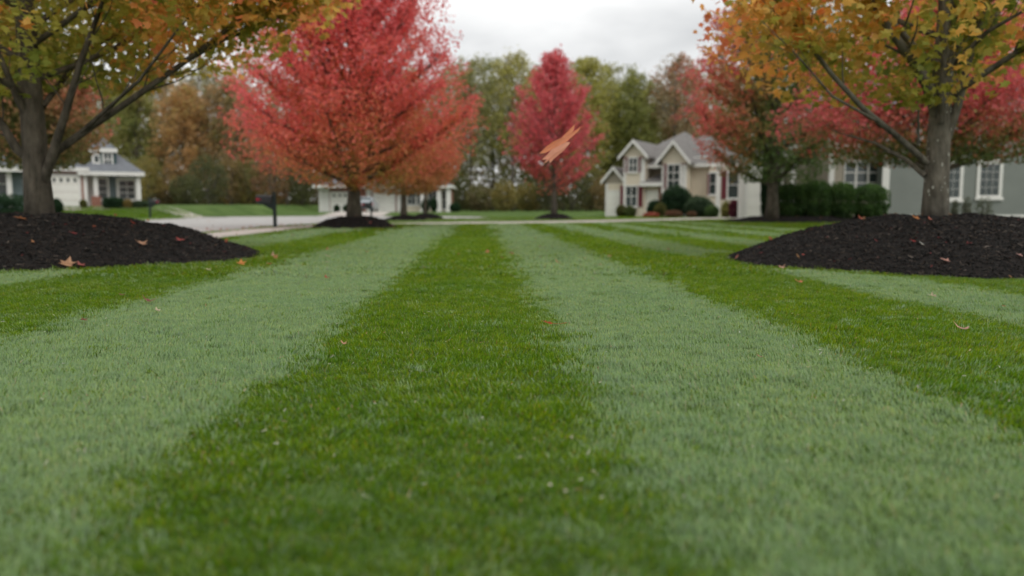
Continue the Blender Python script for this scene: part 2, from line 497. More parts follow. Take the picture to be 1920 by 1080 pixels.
def clump_collection(name, *a, nv=5, seed=0):
    c = bpy.data.collections.new(name)
    for k in range(nv):
        c.objects.link(blade_clump('%s_%02d' % (name, k), *a, seed+k))
    return c
def gn_scatter(name, pts, rot, scl, idx, coll):
    me = bpy.data.meshes.new(name); me.vertices.add(len(pts)); me.vertices.foreach_set('co', pts.astype(np.float32).ravel())
    a = me.attributes.new('rot', 'FLOAT_VECTOR', 'POINT'); a.data.foreach_set('vector', rot.astype(np.float32).ravel())
    a = me.attributes.new('scl', 'FLOAT_VECTOR', 'POINT'); a.data.foreach_set('vector', scl.astype(np.float32).ravel())
    a = me.attributes.new('idx', 'INT', 'POINT'); a.data.foreach_set('value', idx.astype(np.int32))
    me.update()
    o = link(name, me)
    ng = bpy.data.node_groups.new(name+'_scatter', 'GeometryNodeTree')
    ng.interface.new_socket('Geometry', in_out='INPUT', socket_type='NodeSocketGeometry')
    ng.interface.new_socket('Geometry', in_out='OUTPUT', socket_type='NodeSocketGeometry')
    N = ng.nodes; gi = N.new('NodeGroupInput'); go = N.new('NodeGroupOutput')
    ci = N.new('GeometryNodeCollectionInfo'); ci.inputs['Collection'].default_value = coll
    ci.inputs['Separate Children'].default_value = True; ci.inputs['Reset Children'].default_value = True
    ip = N.new('GeometryNodeInstanceOnPoints'); ip.inputs['Pick Instance'].default_value = True
    def na(nm, dt):
        n = N.new('GeometryNodeInputNamedAttribute'); n.data_type = dt; n.inputs['Name'].default_value = nm; return n.outputs['Attribute']
    L = ng.links
    L.new(gi.outputs[0], ip.inputs['Points']); L.new(ci.outputs[0], ip.inputs['Instance'])
    L.new(na('idx', 'INT'), ip.inputs['Instance Index'])
    e2r = N.new('FunctionNodeEulerToRotation'); L.new(na('rot', 'FLOAT_VECTOR'), e2r.inputs[0]); L.new(e2r.outputs[0], ip.inputs['Rotation'])
    L.new(na('scl', 'FLOAT_VECTOR'), ip.inputs['Scale'])
    L.new(ip.outputs[0], go.inputs[0])
    md = o.modifiers.new('scatter', 'NODES'); md.node_group = ng
    return o

# mulch mounds are laid out first, the turf keeps clear of them
MD = {
 'left':   (-5.60, 10.35, 2.68, 2.30, .545),
 'right':  (5.52, 9.30, 2.44, 2.38, .525),
 'maple':  (-4.02, 25.9, 1.36, 1.1, .36),
 'second': (-3.75, 40.6, 1.15, 1.0, .27),
 'third':  (-3.0, 46.0, 1.0, .9, .30),
 'centre': (4.1, 43.8, 1.15, 1.0, .32),
 'bed':    (14.4, 35.2, 4.0, 1.9, .32),
}
def mound_r(x, y, m):
    cx, cy, rx, ry, h = m
    th = np.arctan2((y-cy)/ry, (x-cx)/rx); r = np.hypot((x-cx)/rx, (y-cy)/ry)
    wob = 1+.035*np.sin(3*th+cx)+.025*np.sin(7*th+cy)
    return r/wob
def mound_z(x, y, m):
    r = mound_r(x, y, m); h = m[4]
    t = np.clip(1-r, 0, 1)
    return h*(1-(1-np.clip(t*1.25, 0, 1))**1.7)

def scatter_turf(name, coll, y0, y1, dens, halfk, zs, nv, striped=True):
    ymin, ymax = y0, y1
    # area of a wedge around the view, generously wide
    W1 = halfk*ymax+1.2
    n = int(dens*2*W1*(ymax-ymin))
    x = rng.uniform(-W1, W1, n); y = rng.uniform(ymin, ymax, n)
    keep = np.abs(x) < halfk*y+1.2
    for m in MD.values(): keep &= mound_r(x, y, m) > 1.0
    keep &= sw_dist(x, y) > .60+1.1*np.clip((x+3.4)/3.0, 0, 1)
    keep &= ~in_road(x+.15, y) & ~in_road(x-.12, y)
    x = x[keep]; y = y[keep]
    bw = beyond_walk(x, y)
    # which mowing pass?
    wob = .10*(vnoise(x, y, 1.1, 1)-.5) + .05*(vnoise(x, y, .25, 2)-.5) + rng.normal(0, .065, len(x))
    near = 1-sstep(8, 13, y)
    xx = x+wob-.42*near*sstep(1.7, 2.4, x)+.33*near*sstep(2.3, 3.2, -x)
    k = np.searchsorted(EDG, xx); away = (k % 2 == 0)      # index of pass; passes alternate
    rz = np.where(away, 0.0, PI)
    rz = np.where(bw, np.where(vnoise(x, y, 3, 5) > .5, PI, PI/2), rz)
    patch = vnoise(x, y, .55, 7)
    stray = rng.random(len(x)) < .02; rz = np.where(stray, rz+PI, rz)
    for m in MD.values():                                              # the unrolled rim round each mound
        rim = mound_r(x, y, m) < 1.09+.07*vnoise(x, y, .4, 11)
        rz = np.where(rim, PI+rng.normal(0, .5, len(x)), rz)
    rz = rz + rng.normal(0, .35, len(x)) + (patch-.5)*.9
    # grass close to a mound's rim was not rolled flat
    z = zt(x, y)
    s = rng.uniform(.8, 1.15, len(x))*zs*(.9+.25*vnoise(x, y, .3, 9))
    tilt = rng.normal(0, .10, (len(x), 2))
    rot = np.stack([tilt[:, 0], tilt[:, 1], rz], -1)
    scl = np.stack([s, s, s*rng.uniform(.85, 1.1, len(x))], -1)
    o = gn_scatter(name, np.stack([x, y, z], -1), rot, scl, rng.integers(0, nv, len(x)), coll)
    tag(o, kind='stuff'); return o

LEAN = .78
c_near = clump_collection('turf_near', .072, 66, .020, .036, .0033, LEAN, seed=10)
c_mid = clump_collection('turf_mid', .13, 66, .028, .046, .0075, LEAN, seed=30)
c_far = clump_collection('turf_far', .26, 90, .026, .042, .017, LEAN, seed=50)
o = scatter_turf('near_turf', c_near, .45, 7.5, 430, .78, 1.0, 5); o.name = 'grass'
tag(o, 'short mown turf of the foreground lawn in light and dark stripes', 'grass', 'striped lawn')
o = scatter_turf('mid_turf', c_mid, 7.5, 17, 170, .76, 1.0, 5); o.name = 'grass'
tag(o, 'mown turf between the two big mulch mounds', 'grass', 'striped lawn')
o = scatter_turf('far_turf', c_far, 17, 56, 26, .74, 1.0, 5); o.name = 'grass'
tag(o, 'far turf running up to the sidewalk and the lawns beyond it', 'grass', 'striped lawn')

# ------------------------------------------------------------------ mulch
def mound(key, label, nchips, csize):
    m = MD[key]; cx, cy, rx, ry, h = m
    nr, na = 34, 120
    V = []; 
    for i in range(nr+1):
        r = i/nr*1.04
        for j in range(na):
            a = 2*PI*j/na; wob = 1+.035*math.sin(3*a+cx)+.025*math.sin(7*a+cy)
            x = cx+rx*r*wob*math.cos(a); y = cy+ry*r*wob*math.sin(a)
            V.append((x, y, 0))
    V = np.array(V)
    base = mound_z(V[:, 0], V[:, 1], m)
    z = base + .045*(vnoise(V[:, 0], V[:, 1], .12, 3)-.5)*np.clip(base*8, 0, 1) + .06*(vnoise(V[:, 0], V[:, 1], .5, 4)-.5)*np.clip(base*5, 0, 1)
    z += zt(V[:, 0], V[:, 1]) + np.where(base <= 0, -.03, .012)
    V[:, 2] = z
    i = np.arange(nr)[:, None]*na; j = np.arange(na)[None, :]; j2 = (j+1) % na
    F = np.stack([i+j, i+na+j, i+na+j2, i+j2], -1).reshape(-1, 4)
    V = V-np.array((cx, cy, 0))
    o = link('mulch_mound', big_mesh('mulch_mound', V, F, None, M['mulch'], False)); o.location = (cx, cy, 0)
    tag(o, label, 'mulch mound', 'mulch mounds around the trees')
    # loose chips
    n = nchips; r = np.sqrt(rng.random(n))*1.02+np.where(rng.random(n) < .03, rng.random(n)*.06, 0); a = rng.random(n)*2*PI; wob = 1+.035*np.sin(3*a+cx)+.025*np.sin(7*a+cy)
    x = rx*r*wob*np.cos(a); y = ry*r*wob*np.sin(a)
    mz = mound_z(x+cx, y+cy, m)
    zz = mz + .045*(vnoise(x+cx, y+cy, .12, 3)-.5)*np.clip(mz*8, 0, 1) + .06*(vnoise(x+cx, y+cy, .5, 4)-.5)*np.clip(mz*5, 0, 1) + zt(x+cx, y+cy)+.016
    L = csize*rng.uniform(.5, 1.8, n); Wd = csize*rng.uniform(.18, .5, n); T = csize*rng.uniform(.08, .25, n)
    q = rng.normal(0, 1, (n, 3)); q[:, 2] *= .35; q /= np.linalg.norm(q, axis=1)[:, None]
    up = rng.normal(0, .6, (n, 3)); up[:, 2] += 1.0
    side = np.cross(up, q); side /= np.linalg.norm(side, axis=1)[:, None]; up = np.cross(q, side)
    P = np.stack([x, y, zz], -1)
    cs = []
    for (s1, s2, s3) in [(-1,-1,0),(1,-.6,0),(1,.7,0),(-1,1,0),(-.7,-.6,1),(.8,-.4,1),(.7,.5,1),(-.8,.7,1)]:
        cs.append(P+q*(L*s1/2)[:, None]+side*(Wd*s2/2)[:, None]+up*(T*s3)[:, None])
    Vc = np.stack(cs, 1).reshape(-1, 3)
    b = (np.arange(n)*8)[:, None]
    Fc = np.concatenate([b+np.array([[4,5,6,7]]), b+np.array([[0,1,5,4]]), b+np.array([[1,2,6,5]]), b+np.array([[2,3,7,6]]), b+np.array([[3,0,4,7]])], 0)
    val = rng.uniform(.005, .017, n)
    g = np.stack([val*1.05, val*.95, val*.88], -1)
    b2 = rng.random(n) < .2; g[b2] = np.array((.045, .034, .026))*rng.uniform(.6, 1.3, (b2.sum(), 1))
    br = rng.random(n) < .016; g[br] = np.array((.11, .09, .075))*rng.uniform(.5, 1.3, (br.sum(), 1))
    rd = rng.random(n) < .006; g[rd] = np.array((.14, .03, .03))
    o2 = link('mulch_chips', big_mesh('mulch_chips', Vc, Fc, np.repeat(g, 8, 0), M['chip'])); o2.parent = o; tag(o2, kind='stuff')
    return o
mound('left', 'big black mulch mound on the left around the near maple', 20000, .037)
mound('right', 'big black mulch mound on the right around the near maple', 20000, .037)
mound('maple', 'low black mulch mound under the large red maple beside the sidewalk', 2500, .06)
mound('second', 'small mulch mound behind the large red maple beyond the sidewalk', 900, .07)
mound('third', 'small far mulch mound, the right one of the pair behind the red maple', 900, .07)
mound('centre', 'small mulch mound under the slim red maple in the centre', 900, .07)
mound('bed', 'long mulch bed under the row of dark green bushes on the right', 4500, .06)

# ------------------------------------------------------------------ leaves and trees
def leaf_quads(P, size, nrm_bias, r, aspect=.8):
    """diamond leaves with a fold: 4 vertices, 2 triangles"""
    n = len(P); s = size*r.uniform(.65, 1.3, n)
    d = r.normal(0, 1, (n, 3)); d[:, 2] -= .35; d /= np.linalg.norm(d, axis=1)[:, None]
    u = r.normal(0, 1, (n, 3)); u[:, 2] += nrm_bias
    w = np.cross(d, u); w /= np.linalg.norm(w, axis=1)[:, None]; nn = np.cross(w, d)
    f = nn*(s*.18)[:, None]
    a = P-d*(s*.5)[:, None]; b = P+w*(s*.5*aspect)[:, None]+f; c = P+d*(s*.5)[:, None]; e = P-w*(s*.5*aspect)[:, None]+f
    V = np.stack([a, b, c, e], 1).reshape(-1, 3); i = (np.arange(n)*4)[:, None]
    F = np.stack([i+0, i+1, i+2], -1).reshape(-1, 3), np.stack([i+0, i+2, i+3], -1).reshape(-1, 3)
    return V, np.concatenate(F, 0), 4

# maple leaf outline (unit size), five lobes
ML = np.array([(0,-.42),(.16,-.30),(.42,-.26),(.30,-.06),(.56,.16),(.26,.16),(.17,.26),(.0,.62),(-.17,.26),(-.26,.16),(-.56,.16),(-.30,-.06),(-.42,-.26),(-.16,-.30)])
def maple_leaves(P, size, r):
    n = len(P); s = size*r.uniform(.6, 1.25, n)
    nu = r.normal(0, .75, (n, 3)); nu[:, 2] += .9; nu /= np.linalg.norm(nu, axis=1)[:, None]
    d = r.normal(0, 1, (n, 3)); d[:, 2] -= .9
    w = np.cross(d, nu); w /= np.linalg.norm(w, axis=1)[:, None]; d = np.cross(nu, w)
    K = len(ML); cup = r.uniform(-.5, .5, n)
    vs = [P + nu*(s*cup*-.10)[:, None]]
    for (a, b) in ML:
        rr = a*a+b*b
        vs.append(P+w*(s*a)[:, None]+d*(s*b)[:, None]+nu*(s*cup*rr)[:, None])
    V = np.stack(vs, 1).reshape(-1, 3); i = (np.arange(n)*(K+1))[:, None]
    tri = np.array([(0, 1+k, 1+(k+1) % K) for k in range(K)])
    F = (i[:, :, None]+tri[None]).reshape(-1, 3)
    return V, F, K+1

def pal_mix(stops, t):
    """stops: list of colours, t in 0..1"""
    S = np.array(stops); x = np.clip(t, 0, .9999)*(len(S)-1); i = x.astype(int); f = (x-i)[:, None]
    return S[i]*(1-f)+S[i+1]*f

def grow(mb, start, direc, length, r0, nseg, r, up=.12, wob=.12, sides=5):
    p = np.array(start, float); d = np.array(direc, float); d /= np.linalg.norm(d)
    pts = [p.copy()]
    for i in range(nseg):
        d = d+np.array([r.normal(0, wob), r.normal(0, wob), r.normal(0, wob)*.6+up]); d /= np.linalg.norm(d)
        p = p+d*length/nseg; pts.append(p.copy())
    rad = [r0*(1-i/nseg)**.8+r0*.12 for i in range(nseg+1)]
    if mb is not None: mb.tube([tuple(q) for q in pts], rad, sides, cap=False)
    return np.array(pts), rad

def along(pts, t):
    x = t*(len(pts)-1); i = min(int(x), len(pts)-2); f = x-i
    return pts[i]*(1-f)+pts[i+1]*f, pts[i+1]-pts[i]

def tree(name, label, cat, base, H, zb, env, tr, nprim, nsec, nleaf, lsize, colour, bark, seed, group=None,
         el0=25, el1=70, spread=.22, shape='quad', lean=(0, 0), zfilter=None, primaries=None, singles=0, zstart=None,
         trunk_top=.93, up=.10, density_gap=0.0, flare=1.0, fill=.5, thin_top=None, streak=.45, gapcut=.34, slope=.7, ubias=1.0):
    """base: world point; env(u) -> crown radius at u=(z-zb)/(H-zb); colour(P, r) -> rgb per leaf"""
    r = np.random.default_rng(seed)
    root = thing(name, base, label, cat, group)
    tm = MB(); bm_ = MB()
    # trunk
    n = 12; pts = []; rad = []
    for i in range(n+1):
        t = i/n; z = H*trunk_top*t
        pts.append((lean[0]*t+.03*math.sin(3*t+seed)*H*.12, lean[1]*t+.03*math.cos(2.3*t+seed)*H*.12*(t > 0), z-.12 if i == 0 else z))
        rad.append(tr*((1-t)**.85)*(1+flare*.35*math.exp(-z/.16))+tr*.04)
    tm.tube(pts, rad, 14)
    TP = np.array(pts)
    zs0 = zb*.75 if zstart is None else zstart
    segs = []   # leafy twig pieces: (points array, weight)
    ga = 2.399963
    for k in range(nprim):
        u = (k+.5)/nprim; zs = zs0+(H*.90-zs0)*u**1.05
        tt = zs/(H*trunk_top)
        if tt > .98: tt = .98
        p0, _ = along(TP, tt)
        az = k*ga+r.normal(0, .25)+seed
        el = math.radians(el0+(el1-el0)*u+r.normal(0, 5))
        # length until the crown's outline
        L = .3
        while L < H:
            q = p0+np.array([math.cos(az)*math.cos(el), math.sin(az)*math.cos(el), math.sin(el)+up*.4])*L
            uu = (q[2]-zb)/(H-zb)
            if uu > 1.02 or math.hypot(q[0]-TP[-1][0]*uu, q[1]) > env(min(max(uu, 0), 1)): break
            L += .1
        L *= r.uniform(.82, 1.06)
        rb = tr*((.11+.17*(1-u)) if singles else (.14+.24*(1-u)))*min(1, L/2.5+.3)
        P, R = grow(bm_, p0, (math.cos(az)*math.cos(el), math.sin(az)*math.cos(el), math.sin(el)), L, rb, 7, r, up*.5, .07, 6)
        segs.append((P[2:], L*.6))
        for s in range(nsec):
            t = .22+.75*(s+r.random())/nsec
            q, d = along(P, t); d = d/np.linalg.norm(d)
            sd_ = np.cross(d, (0, 0, 1)); sd_ /= np.linalg.norm(sd_)+1e-9
            sgn = 1 if s % 2 else -1
            dd = d*.75+sd_*sgn*r.uniform(.4, .9)+np.array([0, 0, r.uniform(-.10, .45)])
            l2 = L*r.uniform(.22, .42)*(1.15-t*.6)
            P2, _ = grow(bm_, q, dd, l2, rb*.34*(1.1-t*.6), 4, r, .05, .12, 4)
            segs.append((P2, l2*1.35))
    if primaries:
        for (pl, rb, leafy) in primaries:
            P = np.array([np.array(p)-np.array(base) for p in pl])
            m = len(P); rad = [rb*(1-i/(m-1))**.7+rb*.14 for i in range(m)]
            bm_.tube([tuple(q) for q in P], rad, 8, cap=False)
            for s in range(leafy):
                t = .3+.68*(s+r.random())/leafy
                q, d = along(P, t); L0 = np.linalg.norm(P[-1]-P[0]); d = d/np.linalg.norm(d)
                sd_ = np.array([r.normal(), r.normal(), r.uniform(0, .8)])
                dd = d*.7+sd_*.5; l2 = L0*r.uniform(.2, .38)
                P2, _ = grow(bm_, q, dd, l2, rb*.3*(1.1-t*.7), 5, r, .06, .12, 4)
                segs.append((P2, l2*1.5))
    w = np.array([s[1] for s in segs]); w /= w.sum()
    cnt = r.multinomial(int(nleaf*1.15*(1-fill)), w)
    out = []
    for (P, _), c in zip(segs, cnt):
        if c == 0: continue
        t = r.random(c)**.8*(len(P)-1); i = np.minimum(t.astype(int), len(P)-2); f = (t-i)[:, None]
        q = P[i]*(1-f)+P[i+1]*f + r.normal(0, spread, (c, 3))*np.array([1, 1, .62])
        out.append(q)
    if fill > 0:
        m = int(nleaf*fill*2.2); uu = r.random(m)**ubias
        er = np.interp(uu, np.linspace(0, 1, 60), [env(t) for t in np.linspace(0, 1, 60)])
        ok = r.random(m) < (er/er.max())**1.2; uu, er = uu[ok], er[ok]; m = len(uu)
        an = r.random(m)*2*PI; q_ = er*(r.random(m)**.55)*(1+.16*(vnoise(an*3+20, uu*(H-zb)*2+20, 1.0, seed+1)-.5)*2)
        z_ = zb+uu*(H-zb)
        st = vnoise(an*2.6+30, (z_-q_*slope)/streak+60, 1.0, seed+2)*.65+vnoise(an*7+30, (z_-q_*slope)/(streak*.5)+60, 1.0, seed+3)*.35
        ok = st > gapcut; out.append(np.stack([q_*np.cos(an), q_*np.sin(an), z_], -1)[ok][:int(nleaf*fill*1.15)])
    Q = np.concatenate(out, 0)
    if thin_top: Q = Q[(Q[:, 2] < thin_top) | (r.random(len(Q)) < .28)]
    uu = (Q[:, 2]-zb)/(H-zb); rr = np.hypot(Q[:, 0], Q[:, 1])
    envv = np.array([env(min(max(u_, 0), 1)) for u_ in np.linspace(0, 1, 101)])
    lim = np.interp(np.clip(uu, 0, 1), np.linspace(0, 1, 101), envv)
    keep = (uu > -.06) & (rr < lim*1.10+.15)
    if zfilter is not None: keep &= zfilter(Q)
    if density_gap > 0:
        g = vnoise(Q[:, 0]*1.0+Q[:, 1]*.37+50, Q[:, 2]+Q[:, 1]*.61+50, density_gap, seed)
        keep &= g > .30
    Q = Q[keep]
    tm_o = tm.build('trunk', bark, root, True); bo = bm_.build('branches', bark, root, True)
    if shape == 'maple': V, F, k = maple_leaves(Q, lsize, r)
    else: V, F, k = leaf_quads(Q, lsize, .8, r)
    c = colour(Q, r)
    cr = link('crown', big_mesh('crown', V, F, np.repeat(c, k, 0), M['leaf'], False), root); tag(cr, kind='stuff')
    if singles:
        tv, tf, _ = maple_leaves(np.zeros((1, 3)), 1.0, np.random.default_rng(5))
        lm = big_mesh('leaf', tv, tf, None, M['near_leaf'], False)
        # the outer leaves nearest the camera
        bw_ = np.array(base); D = np.linalg.norm(Q+bw_-np.array([0, 0, .65]), axis=1)
        vis = np.where(Q[:, 2] < 3.4)[0]
        ids = vis[np.argsort(D[vis]+r.normal(0, .6, len(vis)))][:singles]
        for i in ids:
            o = bpy.data.objects.new('leaf', lm); COL.objects.link(o); o.parent = root
            o.location = Q[i]+r.normal(0, .05, 3); o.rotation_euler = (r.normal(0, .7), r.normal(0, .7), r.uniform(0, 6.28))
            s = lsize*r.uniform(.7, 1.2); o.scale = (s, s, s)
    return root

def col_fn(stops, zlo, zhi, rad, mixz=.5, mixr=.35, noise=.28, nscale=.8, bright=1.0, jit=.25, seed=0):
    def f(Q, r):
        z = np.clip((Q[:, 2]-zlo)/(zhi-zlo), 0, 1); q = np.clip(np.hypot(Q[:, 0], Q[:, 1])/rad, 0, 1)
        t = mixz*z+mixr*q+noise*(.5*vnoise(Q[:, 0]+31, Q[:, 2]+Q[:, 1]*.7+17, nscale, seed)+.5*vnoise(np.arctan2(Q[:, 1], Q[:, 0])*4+30, (Q[:, 2]-np.hypot(Q[:, 0], Q[:, 1])*.6)/(nscale*.55)+50, 1.0, seed+40)-.35)+r.normal(0, .09, len(Q))
        c = pal_mix(stops, t)*bright
        return np.clip(c*r.uniform(1-jit, 1+jit, (len(Q), 1)), 0, 1)
    return f

def prof(pts):
    xs = [p[0] for p in pts]; ys = [p[1] for p in pts]
    return lambda u: float(np.interp(u, xs, ys))

GREEN = (.07,.11,.022); OLIVE = (.15,.155,.028); ORNG = (.42,.17,.05); RED = (.50,.085,.055); CRIM = (.46,.055,.065); ROSE=(.55,.10,.095); YEL=(.42,.27,.04); RUST=(.34,.13,.045)

# ---- the two near maples ----
def zoff(key, x, y): return float(mound_z(np.array([x]), np.array([y]), MD[key])[0])
LT = at(72, 400, 10.45); LT.z = .45
RT = at(1757, 400, 9.75); RT.z = .43
def path(pts, Y):
    out = []
    for i, p in enumerate(pts):
        dy = p[2] if len(p) > 2 else 0
        out.append(tuple(at(p[0], p[1], Y+dy)))
    return out
near_env_r = prof([(0, 1.9), (.12, 2.65), (.35, 2.9), (.6, 2.9), (.85, 1.7), (1, .4)])
near_env = prof([(0, 2.2), (.12, 3.6), (.35, 4.0), (.6, 3.4), (.85, 1.9), (1, .5)])
lp = [
  (path([(82,330,0),(105,285,-.1),(160,245,-.2),(230,198,-.25),(330,128,-.3),(420,60,-.3),(500,0,-.2),(600,-60,0)], 10.45), .052, 12),
  (path([(80,350,0),(98,290,-.25),(122,215,-.4),(150,120,-.5),(190,10,-.6),(230,-110,-.7)], 10.45), .055, 9),
  (path([(60,300,0),(32,280,-.1),(5,235,-.2),(-60,150,-.4),(-130,40,-.5)], 10.45), .060, 8),
  (path([(62,240,0),(35,190,-.2),(2,110,-.4),(-50,0,-.6)], 10.45), .048, 8),
  (path([(150,250,-.2),(200,205,-.5),(262,150,-.9),(330,60,-1.2),(400,-20,-1.4)], 10.45), .026, 9),
  (path([(330,128,-.3),(420,75,-.1),(520,35,.2),(640,0,.4)], 10.45), .018, 8),
  (path([(80,200,0),(140,120,.7),(240,40,1.4),(330,-60,2.0)], 10.45), .035, 8),
]
def zf_left(Q):
    q = np.hypot(Q[:, 0], Q[:, 1]); 
    return (Q[:, 2]+.45 > 1.98+.24*q+.15*np.sin(Q[:, 0]*3+Q[:, 1]*2)) & ((Q[:, 2] > 3.2) | (Q[:, 1] > .35) | ((q > 1.0) & (np.abs(Q[:, 0]) > 2.3)) | (vnoise(Q[:, 0]+40, Q[:, 2]+Q[:, 1]+40, .22, 6) > .57))
near_cols = [(.13,.18,.028), (.20,.24,.03), (.30,.28,.035), (.27,.26,.034), (.52,.30,.045), (.60,.20,.06), (.56,.13,.08)]
tree('maple_tree', 'near maple with green and orange leaves on the left mulch mound', 'tree', LT, 7.6, 1.55, near_env, .158, 26, 8, 46000, .118,
     col_fn(near_cols, 1.5, 6, 4, .35, .52, .95, .7, 1.2, .25, 3), M['bark'], 21, 'near maples on big mounds', el0=18, el1=62, spread=.16, shape='maple',
     zfilter=zf_left, primaries=lp, singles=260, zstart=1.3, flare=.45, trunk_top=.9, thin_top=3.7, fill=.6, gapcut=.26, ubias=1.7)
rp_ = [
  (path([(1738,305,0),(1690,262,-.2),(1620,205,-.4),(1560,140,-.5),(1500,60,-.6),(1440,-20,-.6),(1400,-90,-.5)], 9.75), .036, 13),
  (path([(1735,330,0),(1700,300,.2),(1640,268,.5),(1560,245,.9)], 9.75), .030, 5),
  (path([(1758,215,0),(1740,160,-.1),(1705,105,-.3),(1660,45,-.5),(1600,-60,-.7)], 9.75), .075, 10),
  (path([(1772,265,0),(1795,200,-.1),(1812,130,-.15),(1840,40,-.2),(1880,-70,-.3)], 9.75), .055, 10),
  (path([(1765,230,-.12),(1768,160,-.2),(1772,60,-.3),(1790,-60,-.3)], 9.75), .045, 7),
  (path([(1640,225,-.4),(1560,180,-.7),(1500,110,-1.0),(1430,40,-1.2)], 9.75), .015, 7),
  (path([(1790,120,0),(1850,60,-.5),(1920,20,-.9),(2000,-40,-1.2)], 9.75), .028, 9),
  (path([(1722,270,-.2),(1722,215,-.35),(1718,150,-.5)], 9.75), .016, 6),
]
def zf_right(Q):
    q = np.hypot(Q[:, 0], Q[:, 1])
    side = np.where(Q[:, 0] < 0, 0.0, .18)
    return (Q[:, 2]+.43 > 1.78+.25*q+side+.16*np.sin(Q[:, 0]*3.3+Q[:, 1]*2+1)) & ((Q[:, 2] > 3.2) | (Q[:, 1] > .35) | ((q > 1.0) & (np.abs(Q[:, 0]) > 2.3)) | (vnoise(Q[:, 0]+40, Q[:, 2]+Q[:, 1]+40, .22, 6) > .57))
near_cols_r = [(.15,.20,.025), (.24,.26,.03), (.33,.29,.035), (.46,.29,.045), (.62,.32,.045), (.62,.21,.06), (.58,.15,.07)]
rt = tree('maple_tree', 'near maple with yellow, orange and green leaves on the right mulch mound', 'tree', RT, 7.4, 1.45, near_env_r, .148, 26, 8, 28000, .118,
     col_fn(near_cols_r, 1.2, 6, 3.2, .28, .50, .95, .7, 1.15, .25, 8), M['bark_pale'], 43, 'near maples on big mounds', el0=20, el1=62, spread=.16, shape='maple',
     zfilter=zf_right, primaries=rp_, singles=260, zstart=1.45, flare=.45, trunk_top=.9, thin_top=3.7, fill=.6, gapcut=.22, ubias=1.7)
# lichen flecks on the pale trunk
lm = MB(); rr_ = random.Random(4)
for k in range(70):
    z = rr_.uniform(.1, 2.0); a = rr_.uniform(PI*.9, PI*2.1); R = .150*(1-z/6.7)**.85+.009
    c = Vector((R*math.cos(a)+.03*math.sin(3*z/6.7+43)*.89, R*math.sin(a)+.03*math.cos(2.3*z/6.7+43)*.89, z)); s = rr_.uniform(.006, .018)
    nrm = Vector((math.cos(a), math.sin(a), 0)); u = Vector((-math.sin(a), math.cos(a), 0))
    lm.add([c+nrm*.004+u*(s*math.cos(t)*rr_.uniform(.6, 1.2))+Vector((0, 0, s*1.4*math.sin(t))) for t in [i*PI/3 for i in range(6)]], [(0,1,2,3,4,5)])
lm.build('lichen', M['lichen'], rt)

# ---- mid-distance maples ----
big_env = prof([(0, 1.3), (.05, 2.8), (.14, 3.9), (.26, 4.0), (.45, 3.45), (.65, 2.75), (.82, 1.7), (1, .3)])
B = at(666, 400, 25.9); B.z = .30
tree('maple_tree', 'large bright red and orange maple beside the sidewalk, left of centre', 'tree', B, 10.2, 1.0, big_env, .20, 84, 14, 88000, .092,
     col_fn([(.24,.23,.04), (.38,.24,.05), (.52,.19,.06), (.56,.13,.065), (.57,.105,.08), (.56,.09,.085), (.60,.115,.12)], 1.3, 9, 4.3, .82, .42, .60, .5, 1.05, .14, 11), M['bark'], 5, None,
     el0=8, el1=76, spread=.095, zstart=.85, up=.12, trunk_top=.95, fill=.42, gapcut=.41)
B = at(757, 400, 40.6); B.z = .2
tree('maple_tree', 'smaller orange maple just behind the large red one', 'tree', B, 5.6, 1.1, prof([(0,1.2),(.15,2.5),(.4,2.9),(.7,2.0),(1,.3)]), .16, 26, 8, 13000, .15,
     col_fn([OLIVE, (.30,.17,.035), ORNG, (.47,.14,.05), RED], .8, 6, 2.9, .45, .5, .35, .6, .95, .22, 12), M['bark'], 6, None, el0=20, el1=70, spread=.14, zstart=1.2)
B = at(797, 400, 46); B.z = .2
tree('maple_tree', 'thin orange-red maple at the right edge of the large red one', 'tree', B, 5.2, 1.4, prof([(0,.9),(.2,1.9),(.5,2.2),(.8,1.3),(1,.3)]), .10, 20, 7, 7500, .15,
     col_fn([OLIVE, ORNG, (.47,.14,.05), RED], 1, 5, 2.2, .4, .5, .35, .6, .95, .22, 13), M['bark'], 7, None, el0=25, el1=70, spread=.14, zstart=1.3)
B = at(1038, 400, 43.8); B.z = .25
tree('maple_tree', 'slim upright crimson maple in the middle of the lawn beyond the sidewalk', 'tree', B, 8.7, 1.1,
     prof([(0,.7),(.1,1.6),(.22,2.5),(.36,2.8),(.52,2.65),(.68,2.2),(.82,1.6),(.92,1.05),(1,.5)]), .15, 60, 10, 15500, .125,
     col_fn([(.50,.20,.07), (.52,.12,.08), (.52,.085,.095), (.54,.085,.10), (.58,.12,.13)], .6, 8, 2.6, .72, .35, .5, .5, 1.0, .2, 14), M['bark_far'], 8, None, el0=26, el1=72, spread=.10, zstart=1.15, up=.10, fill=.2, gapcut=.46)
B = at(1447, 400, 34.2); B.z = .25
tree('maple_tree', 'half green, half red maple in front of the white garage door', 'tree', B, 10.3, 1.5,
     prof([(0,1.6),(.1,3.0),(.3,3.9),(.5,3.75),(.7,3.1),(.85,2.1),(1,.5)]), .24, 46, 10, 30000, .135,
     (lambda base_fn: base_fn)(lambda Q, r: np.clip(pal_mix([(.08,.14,.035), (.11,.16,.038), (.17,.17,.04), (.40,.16,.06), (.56,.10,.07), ROSE],
        (.15+.27*np.clip(-Q[:, 0]-.7, 0, 9)+.03*(Q[:, 2]-4.2))+.36*(vnoise(Q[:, 0]+9, Q[:, 2]+Q[:, 1]*.5+9, .8, 4)-.45)+r.normal(0, .08, len(Q)))*r.uniform(.78, 1.2, (len(Q), 1)), 0, 1)),
     M['bark'], 9, None, el0=16, el1=72, spread=.12, zstart=1.3, fill=.4, gapcut=.38)
B = at(1760, 400, 24.5); B.z = .05
